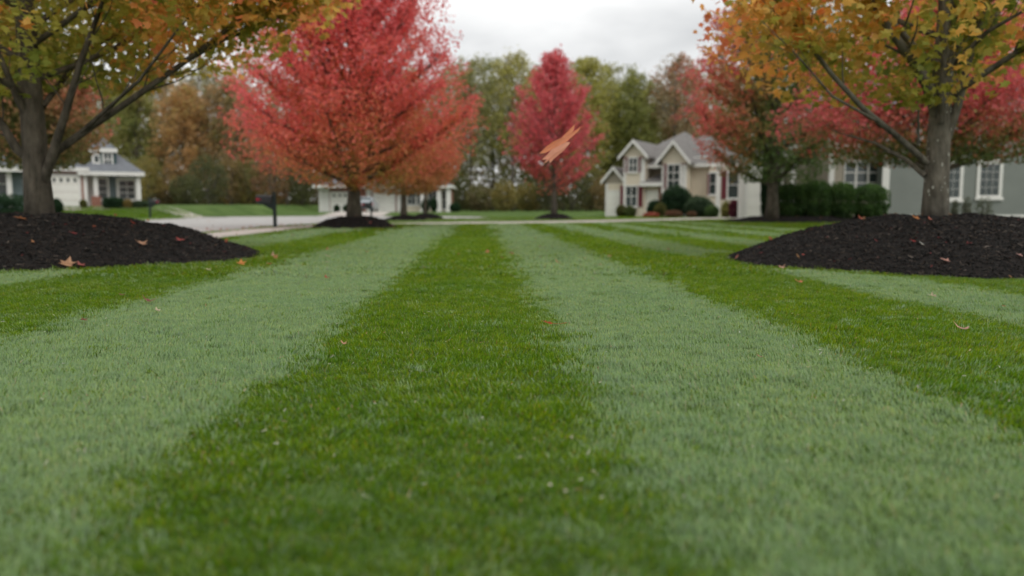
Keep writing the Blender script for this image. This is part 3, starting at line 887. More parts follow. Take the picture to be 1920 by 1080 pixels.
tree('maple_tree', 'wide pink-red maple with green underside behind the right near maple', 'tree', B, 7.6, 1.95,
     prof([(0,3.0),(.12,4.6),(.3,4.9),(.5,4.2),(.7,3.1),(.88,1.6),(1,.3)]), .19, 46, 10, 38000, .115,
     col_fn([(.06,.10,.022), (.08,.12,.026), (.14,.13,.03), (.36,.10,.05), (.46,.065,.07), ROSE, ROSE], 2.1, 5.4, 4.8, .80, .26, .55, .9, 1.0, .2, 16), M['bark'], 10, None,
     el0=14, el1=66, spread=.12, zstart=1.6, fill=.5, gapcut=.34)
B = at(70, 400, 23.5); B.z = .0
tree('maple_tree', 'green maple with pinkish edges behind the left near maple', 'tree', B, 6.0, 1.75,
     prof([(0,1.0),(.15,1.7),(.35,2.05),(.6,1.8),(.85,1.1),(1,.3)]), .14, 32, 9, 17000, .115,
     col_fn([(.07,.11,.03), (.10,.125,.03), (.14,.13,.035), (.30,.15,.06), (.42,.12,.07)], 1.5, 7, 2.1, .25, .72, .5, .8, 1.0, .22, 17), M['bark'], 12, None,
     el0=18, el1=68, spread=.15, zstart=1.5)

# ---- the wood behind ----
GR1=(.145,.16,.042); GR2=(.10,.125,.035); OL=(.18,.18,.045); YG=(.25,.23,.05); BR=(.20,.145,.07); OR=(.32,.18,.065); YE=(.38,.28,.045); GY=(.23,.21,.15); DK=(.03,.055,.022); RD=(.34,.10,.06)
wood = [
 # px, Y, top_y, crown radius m, zb fraction, palette, nleaf, label
 (215,118,150,5.0,.15,(GR2,GR1,OL),2600,'dark green woodland tree just right of the grey porch house'),
 (262,112,168,4.6,.12,(GR2,OL,BR),2600,'olive-brown woodland tree rising over the far left driveway'),
 (312,120,140,5.2,.2,(GY,BR,OL),2200,'thin brown woodland tree above the leftmost mailbox'),
 (352,110,160,4.4,.12,(BR,OR,OL),2600,'rusty orange-brown woodland tree above the road bend'),
 (392,116,128,5.0,.2,(GY,GY,OL),2200,'grey half-bare woodland tree left of the large red maple'),
 (436,111,150,4.6,.10,(OL,BR,OR),2600,'mixed olive and orange woodland tree at the red maple\'s left edge'),
 (478,118,118,5.0,.12,(OL,GY,GR1),2300,'tall olive woodland tree behind the red maple\'s left flank'),
 (540,113,140,5.2,.12,(BR,OL,OR),1700,'brown woodland tree hidden behind the left half of the red maple'),
 (610,118,128,5.2,.12,(OL,GR1,BR),1500,'green-brown woodland tree hidden behind the red maple\'s trunk line'),
 (690,114,135,5.2,.12,(OL,BR,GY),1500,'dull woodland tree hidden behind the middle of the red maple'),
 (770,118,128,5.0,.12,(GR1,OL,GY),1700,'olive woodland tree hidden behind the right half of the red maple'),
 (846,112,122,4.3,.12,(GY,OL,GR1),2200,'grey-green woodland tree at the red maple\'s right edge'),
 (884,106,104,3.9,.30,(GY,OL,GY),1500,'tall half-bare woodland tree between the two red maples, left one'),
 (925,114,112,4.2,.18,(OL,GR1,GY),1700,'tall yellowish-olive woodland tree between the two red maples'),
 (962,106,98,4.2,.35,(OL,YG,GY),1500,'tallest pale olive woodland tree left of the crimson maple'),
 (1006,116,130,4.4,.10,(GR2,GR1,OL),2400,'green woodland tree behind the crimson maple\'s left side'),
 (1056,110,118,3.6,.25,(GY,BR,OL),1400,'thin greyish woodland tree poking out over the crimson maple'),
 (1098,104,110,4.3,.25,(GR1,YG,OL),2700,'full yellow-green woodland tree right of the crimson maple\'s top'),
 (1150,112,126,4.6,.12,(GR1,OL,YG),3000,'full green-gold woodland tree behind the beige house\'s left end'),
 (1190,105,132,3.7,.15,(OL,GR1,YG),2600,'rounded olive woodland tree above the beige house\'s left gable'),
 (1228,114,150,4.0,.10,(OR,OL,BR),2400,'orange-olive woodland tree above the beige house\'s second gable'),
 (1262,103,100,3.6,.40,(GY,BR,RD),1100,'tall sparse reddish-grey woodland tree over the beige house roof'),
 (1300,110,128,4.2,.12,(OR,BR,OL),2400,'orange woodland tree between the beige house roof and the half green maple'),
 (1350,114,122,4.6,.10,(OL,OR,BR),2000,'rusty woodland tree behind the half green maple\'s left side'),
 (1420,112,140,5.0,.10,(GR1,OL,BR),1800,'olive woodland tree behind the half green maple\'s trunk'),
 (1500,116,140,5.2,.10,(OL,BR,GR1),1600,'woodland tree showing above the row of dark bushes'),
 (1600,114,130,5.2,.10,(OL,GR1,BR),1500,'woodland tree behind the sage green house\'s left end'),
 (1720,112,130,5.2,.10,(BR,OL,GR1),1400,'woodland tree behind the sage green house\'s middle'),
 (1850,114,130,5.2,.10,(OL,BR,GR1),1400,'woodland tree behind the sage green house\'s right end'),
 (150,116,150,5.0,.12,(GR1,OL,BR),1900,'green woodland tree behind the grey porch house roof'),
 (70,118,140,5.0,.12,(OL,BR,GR2),1600,'woodland tree behind the left near maple\'s trunk'),
 (-10,114,140,5.0,.12,(GR1,OL,BR),1500,'woodland tree at the left edge behind the grey house'),
]
for i, (px, Y, ty, R, zf, pal, nl, lab) in enumerate(wood):
    b = at(px, 400, Y); b.z = float(zt(b.x, Y))-.05; pal = [tuple(np.array(q)*1.45) for q in pal]
    top = at(px, ty, Y).z; H = top-b.z
    zb_ = H*zf; mid = .45+.1*math.sin(i*2.1)
    tree('woodland_tree', lab, 'tree', b, H, zb_, prof([(0, R*.55), (.2, R*.8), (mid, R), (.8, R*.84), (.93, R*.58), (1, R*.3)]), .20+.07*math.sin(i), 22, 6, int(nl*3.4), .34,
         col_fn(list(pal), 0, H, R, .35, .2, .9, 1.6, .98, .3, i % 9), M['bark_far'], 60+i, 'trees of the far wood', el0=22, el1=72, spread=.52,
         zstart=max(zb_, H*.12), density_gap=1.3, fill=.5, streak=1.5, slope=.3, gapcut=.38)
# understorey bushes along the wood's edge
def bush(name, label, c, rx, ry, rz, n, ls, stops, seed, group=None, cat='bush', noise=.8, stems=True, flat=False, bright=1.0):
    r = np.random.default_rng(seed)
    root = thing(name, c, label, cat, group)
    d = r.normal(0, 1, (n, 3)); d /= np.linalg.norm(d, axis=1)[:, None]
    q = (1-.55*r.random(n)**1.7)[:, None]
    lump = 1+.14*(vnoise(np.arctan2(d[:, 1], d[:, 0])*2+9, d[:, 2]*2+9, .55, seed)-.5)*2
    if flat: d = np.sign(d)*np.abs(d)**.72; 
    P = d*q*np.array([rx, ry, rz])*lump[:, None]; P[:, 2] += rz*.93; P = P[P[:, 2] > .0]
    V, F, k = leaf_quads(P, ls, .5, r)
    t = .35+noise*(vnoise(P[:, 0]*1.0+P[:, 1]*.5+20, P[:, 2]+20, max(rx, .3)*.4, seed)-.5)+.22*(P[:, 2]/(2*rz)-.4)+r.normal(0, .12, len(P))
    cc = pal_mix(stops, t)*r.uniform(.75, 1.25, (len(P), 1))*bright
    fo = link('foliage', big_mesh('foliage', V, F, np.repeat(np.clip(cc, 0, 1), k, 0), M['leaf']), root); tag(fo, kind='stuff')
    if stems:
        mb = MB()
        for s in range(6):
            a = r.uniform(0, 6.28); e = r.uniform(.2, .75)
            mb.tube([(0, 0, -.05), (rx*e*.5*math.cos(a), ry*e*.5*math.sin(a), rz*.7), (rx*e*math.cos(a), ry*e*math.sin(a), rz*1.4)], [rz*.045, rz*.03, rz*.012], 5)
        mb.build('stems', M['bark_far'], root)
    return root
und = [(YG,YE,OL),(DK,GR2,GR1),(BR,OR,YE),(GR2,DK,GR1),(OR,RD,BR),(YE,YG,GR1),(BR,OL,DK)]
und_names = ['yellow-green','dark evergreen','orange-brown','deep green','rusty red','golden','brown']
places = ['right of the grey porch house','above the far left driveway','left of the leftmost mailbox','right of the leftmost mailbox','at the bend of the road','left of the red-flagged mailbox','behind the red-flagged mailbox','right of the red-flagged mailbox',
 'left of the white-columned house','behind the white-columned house','right of the white-columned house','between the white-columned house and the crimson maple','left of the crimson maple\'s trunk','behind the crimson maple\'s trunk','right of the crimson maple\'s trunk','midway between crimson maple and beige house','left of the beige house garage','behind the beige house garage']
pxs = [246, 280, 318, 352, 392, 432, 470, 512, 566, 640, 858, 900, 945, 990, 1030, 1072, 1108, 1142]
sel = [5, 0, 2, 1, 3, 2, 5, 4, 3, 1, 3, 6, 0, 5, 1, 3, 5, 2]
for k, px in enumerate(pxs):
    Y = 96+random.uniform(-4, 5); p = at(px, 400, Y); p.z = float(zt(p.x, Y))
    hh = random.uniform(1.6, 3.6); w = random.uniform(1.5, 2.6)
    bush('woodland_bush', und_names[sel[k]]+' bush at the wood\'s edge '+places[k], p, w, 1.8, hh, 1700, .27, [tuple(.5*np.array(q)+.5*np.array((.13,.12,.05))) for q in und[sel[k]]], 300+k, 'bushes at the edge of the wood', noise=1.0)
# deeper wood: a mass no one could count
def deep_wood():
    r = np.random.default_rng(77); n = 85000
    x = r.uniform(-110, 120, n); y = r.uniform(120, 150, n)
    top = 11.5+5.0*vnoise(x+300, y*0, 7, 21)+3.0*vnoise(x+300, y*0, 2.6, 22)
    z = r.random(n)**1.35*top
    P = np.stack([x, y, z+zt(x, y)], -1)
    V, F, k = leaf_quads(P, .62, .6, r)
    t = .5+1.1*(vnoise(x+200, z+y*.3, 3.2, 23)-.5)+r.normal(0, .12, n)
    c = pal_mix([DK, GR2, OL, BR, GY, OR], t)*.85*r.uniform(.7, 1.2, (n, 1))
    o = link('wood_mass', big_mesh('wood_mass', V, F, np.repeat(np.clip(c, 0, 1), k, 0), M['leaf']))
    tag(o, 'dim mass of foliage deep inside the wood behind everything', 'woodland', kind='stuff')
deep_wood()
# bare stems seen through the wood's thin crowns
r5 = random.Random(12)

# ------------------------------------------------------------------ garden bushes
HG = [(.022,.055,.014), (.045,.10,.02), (.08,.16,.028), (.14,.24,.04)]
for k, (x0, x1, ty, lab) in enumerate([(1458,1508,342,'leftmost dark green clipped bush beside the half green maple\'s trunk'),(1500,1556,337,'tallest dark green clipped bush left of centre in the row'),
        (1550,1600,340,'middle dark green clipped bush under the triple window'),(1596,1662,345,'rightmost and broadest dark green clipped bush before the sage wall')]):
    Y = 34.9-.1*k; a, b = X_at(x0, Y), X_at(x1, Y); top = at(1500, ty, Y).z
    zb0 = .22
    bush('clipped_bush', lab, ((a+b)/2, Y, zb0), (b-a)/2*1.02, .7, (top-zb0)/2*1.0, 9000, .075, HG, 400+k, 'clipped bushes in the right mulch bed', flat=True, noise=.4)
def gb(px0, px1, ty, by, Y, n, ls, stops, lab, seed, name='round_bush', flat=False, noise=.5):
    a, b = X_at(px0, Y), X_at(px1, Y); z0 = max(float(zt((a+b)/2, Y)), at(900, by, Y).z if False else 0); top = at(900, ty, Y).z
    return bush(name, lab, ((a+b)/2, Y, z0), (b-a)/2, (b-a)/2*.8, (top-z0)/2, n, ls, stops, seed, None, 'bush', noise=noise, flat=flat)
DG = [(.012,.035,.014), (.02,.055,.018), (.035,.08,.022)]
SG = [(.03,.06,.03), (.06,.10,.045), (.10,.14,.06)]
OLV = [(.07,.08,.02), (.13,.13,.03), (.16,.17,.04)]
gb(1238,1298,346,400,54.5,9000,.11,DG,'large round dark green bush in front of the beige house\'s second gable',501)
gb(1284,1336,366,404,53.0,7000,.11,SG,'grey-green round bush right of the large dark one',502)
gb(1213,1243,374,400,55.5,4000,.10,DG,'small round dark bush left of the large dark one',503)
gb(1226,1250,380,403,54.0,3000,.09,OLV,'small olive bush tucked below the large dark bush',504)
gb(1155,1176,383,402,60.5,3000,.10,OLV,'left olive bush of the pair between the two garage doors',505)
gb(1170,1192,386,404,60.0,3000,.10,[(.05,.08,.02),(.10,.13,.03),(.14,.17,.04)],'right green bush of the pair between the two garage doors',506)
gb(1322,1348,384,405,51.5,2500,.09,[(.03,.07,.02),(.07,.13,.03),(.12,.20,.04)],'small bright green bush below the narrow shuttered window',507)
gb(1352,1370,378,405,51.0,2500,.09,[(.10,.11,.03),(.25,.24,.05),(.36,.33,.06)],'small yellow-green bush left of the maroon shrub',508)
gb(1367,1394,374,407,50.0,4500,.09,[(.06,.012,.02),(.12,.02,.035),(.20,.04,.05)],'square maroon shrub under the large shuttered window',509,flat=True)
MUM = [(.07,.07,.03),(.17,.08,.04),(.28,.12,.06)]
gb(1247,1279,394,406,52.0,2200,.08,MUM,'rust-coloured flower clump in front of the large dark bush',510,'flower_clump')
gb(1288,1306,396,406,51.5,1800,.08,MUM,'rust-coloured flower clump in front of the grey-green bush',511,'flower_clump')
gb(1205,1236,398,406,53.5,1600,.08,[(.30,.07,.04),(.45,.12,.06)],'low red-orange flower strip before the right garage door',512,'flower_clump')
gb(1426,1450,290,405,38.5,6500,.10,DG,'tall narrow dark evergreen beside the white garage door',513)
gb(1446,1462,300,405,38.8,3500,.10,DG,'slim dark evergreen right behind the half green maple\'s trunk',514)
# thin shrubs by the sage wall
for k, (a, b, t, lab) in enumerate([(1783,1797,372,'thin twiggy shrub just right of the near right trunk'),(1803,1822,366,'thin twiggy shrub left of the small sage-wall window'),(1828,1862,362,'broadest thin shrub under the small sage-wall window')]):
    gb(a, b, t, 410, 35.8, 420, .075, [(.05,.07,.035),(.10,.11,.06),(.14,.13,.09)], lab, 520+k, 'thin_shrub')
# left: hedge and low shrubs
gb(-70,48,363,390,44.0,9000,.10,DG,'long low dark hedge at the left edge under the grey house window',530,'hedge',True)
gb(96,118,372,390,50.0,2500,.09,DG,'small dark bush left of the white left garage door',531)
gb(150,164,374,392,53.2,1800,.08,OLV,'small olive bush by the porch brick pier',532)
gb(196,232,370,392,53.0,5000,.09,DG,'dark green low bush in front of the porch windows',533,flat=True)
gb(232,248,373,392,53.0,2000,.08,[(.14,.12,.03),(.3,.2,.05)],'small orange-yellow bush before the right porch window',534)
gb(246,282,376,393,53.5,3500,.10,[(.03,.06,.025),(.06,.09,.04)],'dull green bush at the porch house\'s right corner',535)
# middle house bushes
gb(808,820,370,398,81.0,1800,.16,DG,'round dark bush left of the far house\'s white columns',540)
gb(790,806,372,398,81.0,1500,.16,DG,'dark bush by the far house windows',541)
gb(626,637,384,400,80.5,1100,.14,DG,'tiny round bush in front of the far left garage door',542)
gb(643,660,383,400,80.0,1400,.14,DG,'wide low bush between the far garage doors',543)
gb(843,862,380,400,81.0,2000,.16,DG,'dark bush right of the far house\'s last column',544)

# ------------------------------------------------------------------ houses
class House:
    def __init__(s, name, label, loc, rz=0):
        s.root = thing(name, loc, label, 'house', None, rz)
        s.loc = Vector(loc); s.rz = rz
    def x(s, px, yl=0.0, py=395):
        ux_, uy_ = math.cos(s.rz), math.sin(s.rz); nx, ny = -uy_, ux_
        d = ray(px, py); k = d.x/d.y; ox_, oy_ = s.loc.x+nx*yl, s.loc.y+ny*yl
        return (k*oy_-ox_)/(ux_-k*uy_)
    def z(s, px, py, yl=0.0):
        xx = s.x(px, yl, py); return at(px, py, s.loc.y+math.sin(s.rz)*xx+math.cos(s.rz)*yl).z-s.loc.z
    def part(s, name, mb, mat, parent=None, bevel=0): return mb.build(name, mat, parent or s.root, bevel=bevel)
    def wall(s, x0, x1, y0, y1, z0, z1, mat, lap=.15, clap=True, name='wall'):
        """a volume whose front and sides are lapped boards"""
        mb = MB()
        if not clap: mb.box(x0, x1, y0, y1, z0, z1)
        else:
            mb.box(x0+.02, x1-.02, y0+.02, y1-.02, z0, z1)
            z = z0
            while z < z1-.01:
                t = min(z+lap, z1)
                o_, i_ = 0.0, .014
                # front, left, right boards: thick at the bottom, thin at the top
                mb.add([(x0+o_, y0+o_, z), (x1-o_, y0+o_, z), (x1-i_, y0+i_, t), (x0+i_, y0+i_, t), (x0+.03, y0+.03, z), (x1-.03, y0+.03, z)],
                       [(0,1,2,3), (0,4,5,1)])
                mb.add([(x0+o_, y0+o_, z), (x0+o_, y1, z), (x0+i_, y1, t), (x0+i_, y0+i_, t)], [(0,1,2,3)])
                mb.add([(x1-o_, y0+o_, z), (x1-o_, y1, z), (x1-i_, y1, t), (x1-i_, y0+i_, t)], [(0,1,2,3)])
                z = t
        return s.part(name, mb, mat)
    def gable(s, x0, x1, yf, yb, ze, zp, wallmat, roofmat, oh=.35, th=.14, trim=True):
        """gable facing the front (-y): triangle wall, two roof planes, white barge boards"""
        xm = (x0+x1)/2
        sl = (zp-ze)/(xm-x0+oh); tip = ze; ze = tip+sl*oh
        mb = MB(); mb.prism([(x0, tip+.004), (x1, tip+.004), (x1, ze-.01), (xm, zp-.01), (x0, ze-.01)], 'y', yf+.02, yb); s.part('gable_wall', mb, wallmat)
        rf = MB()
        for sg in (-1, 1):
            xe = xm+sg*((xm-x0)+oh); zlo = ze-sl*oh
            rf.slab([(xm, yf-oh, zp+.02), (xe, yf-oh, zlo+.02), (xe, yb, zlo+.02), (xm, yb, zp+.02)], th)
        ro_ = s.part('roof', rf, roofmat)
        if trim:
            for sg in (-1, 1):
                tb = MB(); xe = xm+sg*((xm-x0)+oh); zlo = ze-sl*oh
                tb.add([(xm, yf-oh-.05, zp-.09), (xe, yf-oh-.05, zlo-.09), (xe, yf-oh-.05, zlo+.17), (xm, yf-oh-.05, zp+.17),
                        (xm, yf-oh-.004, zp-.09), (xe, yf-oh-.004, zlo-.09), (xe, yf-oh-.004, zlo+.17), (xm, yf-oh-.004, zp+.17)],
                       [(0,1,2,3), (7,6,5,4), (0,4,5,1), (1,5,6,2), (2,6,7,3), (3,7,4,0)])
                s.part('barge_board', tb, M['white'], ro_)
        return ro_
    def hip(s, x0, x1, y0, y1, ze, zp, mat, oh=.4, ridge=None):
        x0 -= oh; x1 += oh; y0 -= oh; y1 += oh
        ym = (y0+y1)/2; ins = min((y1-y0)/2, (x1-x0)/2)*.98
        ra, rb = (x0+ins, x1-ins) if ridge is None else ridge
        mb = MB(); A, B_, C_, D = (x0, y0, ze), (x1, y0, ze), (x1, y1, ze), (x0, y1, ze); R0, R1 = (ra, ym, zp), (rb, ym, zp)
        mb.slab([A, B_, R1, R0], .1); mb.slab([B_, C_, R1], .1); mb.slab([C_, D, R0, R1], .1); mb.slab([D, A, R0], .1)
        ro_ = s.part('roof', mb, mat)
        f = MB(); f.box(x0-.03, x1+.03, y0-.03, y0+.02, ze-.16, ze+.09); f.box(x0-.03, x0+.02, y0+.02, y1, ze-.16, ze+.09); f.box(x1-.02, x1+.03, y0+.02, y1, ze-.16, ze+.09)
        s.part('fascia', f, M['white'], ro_)
        return ro_
    def window(s, xc, y, z0, w, h, cols=2, rows=2, shutter=None, sash=True, trim=.09, sw_=.36, bar=.02):
        f = MB(); x0, x1, z1 = xc-w/2, xc+w/2, z0+h; t = trim
        f.box(x0-t, x0, y-.05, y+.03, z0-t, z1+t); f.box(x1, x1+t, y-.05, y+.03, z0-t, z1+t)
        f.box(x0, x1, y-.05, y+.03, z1, z1+t*1.3); f.box(x0, x1, y-.05, y+.03, z0-t, z0)
        fo = s.part('window', f, M['white'])
        m = MB(); b = bar
        for i in range(1, cols): xx = x0+w*i/cols; m.box(xx-b, xx+b, y-.035, y-.005, z0, z1)
        for j in range(1, rows):
            zz = z0+h*j/rows; bb = b*1.3
            m.box(x0, x1, y-.039, y-.003, zz-bb, zz+bb)
        if m.V: s.part('glazing_bars', m, M['white'], fo)
        g = MB(); g.box(x0, x1, y-.018, y-.008, z0, z1); s.part('pane', g, M['glass'], fo)
        sl = MB(); sl.box(x0-t*1.4, x1+t*1.4, y-.10, y-.052, z0-t*1.5, z0-t*.6); s.part('sill', sl, M['white'], fo)
        if shutter:
            for sg in (-1, 1):
                mb = MB(); xs = xc+sg*(w/2+t+.02+sw_/2)
                mb.box(xs-sw_/2, xs+sw_/2, y-.045, y-.012, z0-t, z1+t)
                k = 0; zz = z0
                while zz < z1-.05:
                    mb.box(xs-sw_*.36, xs+sw_*.36, y-.06, y-.046, zz, zz+.06); zz += .12
                s.part('shutter', mb, M[shutter])
        return fo
    def garage(s, x0, x1, y, z0, z1, lites=False, trim=.14, rows=4, cols=4):
        f = MB(); f.box(x0-trim, x0, y-.05, y+.05, z0, z1+trim); f.box(x1, x1+trim, y-.05, y+.05, z0, z1+trim); f.box(x0, x1, y-.05, y+.05, z1, z1+trim)
        d = s.part('garage_door', f, M['white'])
        H = (z1-z0)/rows
        for j in range(rows):
            mb = MB(); a = z0+j*H+.008; b = z0+(j+1)*H-.008
            mb.box(x0, x1, y-.02, y+.03, a, b)
            W = (x1-x0)/cols
            for i in range(cols):
                mb.box(x0+i*W+.08, x0+(i+1)*W-.08, y-.034, y-.021, a+.08, b-.08)
            s.part('panel', mb, M['door_white'], d)
        if lites:
            mb = MB(); a = z0+(rows-1)*H+.14; W = (x1-x0)/cols
            for i in range(cols): mb.box(x0+i*W+.12, x0+(i+1)*W-.12, y-.042, y-.036, a, a+H-.28)
            s.part('pane', mb, M['glass'], d)
        return d
    def board(s, x, y, z0, z1, w=.16, d=.06, name='corner_board', mat='white'):
        mb = MB(); mb.box(x-w/2, x+w/2, y-d, y+.02, z0, z1); return s.part(name, mb, M[mat])
    def post(s, x, y, z0, z1, w=.2, name='column'):
        mb = MB(); mb.box(x-w/2, x+w/2, y-w/2, y+w/2, z0, z1); mb.box(x-w*.7, x+w*.7, y-w*.7, y+w*.7, z0, z0+.18); mb.box(x-w*.7, x+w*.7, y-w*.7, y+w*.7, z1-.15, z1-.002)
        return s.part(name, mb, M['white'])

# --- beige house: facade runs back to the left; local x along the facade, y into the house
a_ = math.radians(30)
P0 = at(1132, 400, 62.0); P0.z = 0.0
BH = House('beige_house', 'two-storey beige house with grey gabled roofs and maroon shutters', P0, -a_)
ux, uy = math.cos(a_), -math.sin(a_)
def fx(px, yl=0.0):
    """local x on the plane y=yl of the beige house that shows at pixel px"""
    nx, ny = math.sin(a_), math.cos(a_)       # local +y in world
    d = ray(px, 500); k = d.x/d.y
    ox, oy = P0.x+nx*yl, P0.y+ny*yl
    return (k*oy-ox)/(ux-k*uy)
def fz(px, py, yl=0.0):
    x = fx(px, yl); Yw = P0.y+uy*x+math.cos(a_)*yl
    return at(px, py, Yw).z
# A: low garage wing
xa0, xa1 = fx(1134), fx(1166)
ze = fz(1150, 344); zp = fz(1150, 316)
BH.wall(xa0, xa1, 0, 6, 0, ze, M['beige']); BH.gable(xa0, xa1, 0, 6, ze, zp, M['tan'], M['roof'], .3)
BH.garage(fx(1139), fx(1162), -.005, .0, fz(1150, 360), rows=4, cols=3)
BH.board(xa0+.1, 0, 0, ze, .2)
# B: tall gable
yb = -.6
xb0, xb1 = fx(1167, yb), fx(1206, yb); ze = fz(1185, 298, yb); zp = fz(1185, 266, yb)
BH.wall(xb0, xb1, yb, 7, 0, ze, M['beige']); BH.gable(xb0, xb1, yb, 6.5, ze, zp, M['beige'], M['roof'], .35)
BH.window(fx(1184.5, yb), yb, fz(1185, 322, yb), .62, 1.0, 2, 2, 'maroon')
BH.window(fx(1182, yb), yb, fz(1180, 386, yb), .85, 1.45, 2, 2, 'maroon')
BH.board(xb0+.1, yb, 0, ze, .2); BH.board(xb1-.16, yb, fz(1206, 345, yb), ze, .34)
# C: recessed wall with garage and small roof
yc = 1.0
xc0, xc1 = fx(1200, yc), fx(1240, yc); ze2 = fz(1220, 300, yc)
BH.wall(xc0, xc1, yc, 7, 0, ze2, M['tan'])
BH.wall(xb1+.005, fx(1243, -.3), -.3, yc-.005, 0, fz(1215, 346, -.3), M['beige'])
BH.garage(fx(1196+12, -.3), fx(1229, -.3), -.31, 0, fz(1212, 361, -.3), rows=4, cols=3)
pr = MB(); x0_, x1_ = fx(1196, -.9), fx(1240, -.9); zc = fz(1215, 345, -.9); zc2 = fz(1215, 329, 0)
pr.slab([(x0_, -.9, zc), (x1_, -.9, zc), (x1_, yc-.01, zc2), (x0_+.9, yc-.01, zc2)], .1)
ro_ = BH.part('porch_roof', pr, M['roof'])
pf = MB(); pf.box(x0_, x1_, -.95, -.905, zc-.16, zc+.1); BH.part('fascia', pf, M['white'], ro_)
bk = MB(); bk.box(fx(1233, -.35), fx(1246, -.35), -.36, -.305, 0, fz(1240, 346, -.3)); BH.part('brick_pier', bk, M['brick'])
# D: second gable
yd = -.9
xd0, xd1 = fx(1238, yd), fx(1283, yd); ze = fz(1258, 309, yd); zp = fz(1258, 268, yd)
BH.wall(xd0, xd1, yd, 6, 0, ze, M['beige']); BH.gable(xd0, xd1, yd, 6.4, ze, zp, M['beige'], M['roof'], .4)
BH.window(fx(1260, yd), yd, fz(1260, 352, yd), .85, 1.65, 2, 3, 'maroon', sw_=.36)
BH.board(xd0+.1, yd, 0, ze, .2); BH.board(xd1-.2, yd, 0, ze, .42)
# E/F: right part of the facade
ye = .5
xe0, xe1 = fx(1280, ye), fx(1394, ye); ze = fz(1310, 310, ye)
BH.wall(xe0, xe1, ye, 7.5, 0, ze, M['beige'])
yf_ = -.3
xf0, xf1 = fx(1326, yf_), fx(1393, yf_); zef = fz(1350, 312, yf_)
BH.wall(xf0, xf1, yf_, ye-.006, 0, zef-.05, M['beige'])
BH.window(fx(1333, yf_), yf_, fz(1333, 364, yf_), .45, 1.5, 1, 2, None); 
BH.board(fx(1325, yf_), yf_-.0, fz(1325, 366, yf_), fz(1325, 325, yf_), .2, .05, 'shutter', 'maroon')
BH.board(fx(1343, yf_), yf_, 0, zef-.05, .34)
BH.window(fx(1372, yf_), yf_, fz(1372, 371, yf_), .8, 1.85, 1, 2, 'maroon', sw_=.38)
# roofs of the main body
rr0 = BH.hip(fx(1240, 3), xe1, ye, 8.5, ze+.02, ze+2.15, M['roof'], .5)
zm = ze2
BH.hip(xb0+.2, fx(1330, 3.5), yc+.4, 9.5, zm+.05, fz(1270, 249, 5), M['roof'], .4)
up_ = MB(); up_.box(fx(1268, 4.0), fx(1345, 4.0), 4.0, 9, ze, fz(1320, 283, 4.0)); BH.part('upper_wall', up_, M['beige'])
BH.hip(fx(1268, 4.0), fx(1345, 4.0), 4.0, 9, fz(1320, 283, 4.0), fz(1310, 249, 5), M['roof'], .4)

# --- house with the tall white garage door, between beige and sage houses
TH = House('tan_house', 'tan house with a tall white garage door behind the half green maple', (X_at(1392, 41.2), 41.2, 0))
ox = X_at(1392, 41.2)
def tx(px, Y=41.2): return X_at(px, Y)-ox
TH.wall(0, tx(1468), .0, .8, 0, 3.3, M['white'], clap=False, name='front_wall')
TH.wall(2.6, tx(1560)+2.5, .81, 6.0, 0, 3.3, M['tan'])
TH.garage(.22, tx(1440), -.01, 0, 2.55, rows=4, cols=4)
TH.hip(0, tx(1468), 0, .8, 3.32, 3.8, M['roof'], .25)
TH.wall(tx(1472), tx(1560, 40.6)+2.5, -.6, .8, 0, 3.7, M['tan'])
TH.board(tx(1472)+.12, -.6, 0, 3.7, .26)
TH.hip(2.6, tx(1560, 40.6)+2.5, -.6, 6, 3.72, 5.4, M['roof'], .25)

# --- sage green house at right
Ys = 38.2
sx0 = X_at(1566, Ys)
SH = House('sage_house', 'sage green lap-sided house with white window trim on the right', (sx0, Ys, 0))
def sx(px, Y=Ys): return X_at(px, Y)-sx0
SH.wall(0, sx(1657), .9, 8, .0, 5.4, M['tan'])
SH.wall(sx(1657), sx(2100), 0, 8, .32, 5.4, M['sage'], lap=.13)
fb = MB(); fb.box(sx(1657)+.03, sx(2100), .03, 8, 0, .195); SH.part('foundation', fb, M['brick'])
wt_ = MB(); wt_.box(sx(1657)-.01, sx(2100), -.03, .05, .2, .318); SH.part('base_trim', wt_, M['white'])
SH.board(sx(1657)+.02, 0, .3, 5.4, .34, .05)
SH.board(.14, .9, 0, 5.4, .26, .05)
zz0 = at(1600, 350, Ys).z; zz1 = at(1600, 300, Ys).z
for k in range(3):
    SH.window(sx(1580+1.5+k*22.5, Ys+.9)+.24, .9, zz0-.3, .50, zz1-zz0+.25, 1, 3 if k else 3, None, trim=.05)
SH.window(sx(1778), 0, at(1700, 370, Ys).z, .95, 1.62, 3, 4, None, trim=.16, bar=.006)
SH.window(sx(1851.5), 0, at(1700, 366, Ys).z, .95, 1.50, 3, 4, None, trim=.16, bar=.006)
SH.window(sx(1985), 0, at(1700, 366, Ys).z, .95, 1.50, 3, 4, None, trim=.16, bar=.006)
for px in (1600, 1700, 1851, 1985): SH.window(sx(px), 0 if px > 1657 else .9, 3.75, .95, 1.2, 2, 2, None, trim=.13)
SH.hip(0, sx(2100), 0, 8, 5.42, 8.0, M['roof_dark'], .4)

# --- left: grey porch house
Yl = 55.0; lx0 = X_at(90, Yl); lz = .70
LH = House('porch_house', 'small blue-grey house with porch, dormer and white garage door', (lx0, Yl-1.5, lz-.02), math.radians(26))
def lx(px, Y=Yl): return LH.x(px, Y-Yl)
def lzp(py, Y=Yl): return LH.z(180, py, Y-Yl)
LH.wall(0, lx(159), 0, 6, -.3, lzp(318), M['brick'], clap=False)
LH.garage(lx(98), lx(150), -.01, -.05, lzp(331), lites=True, rows=4, cols=4)
LH.hip(-1.5, lx(159), 0, 6, lzp(318)+.01, lzp(282), M['roof_dark'], .35)
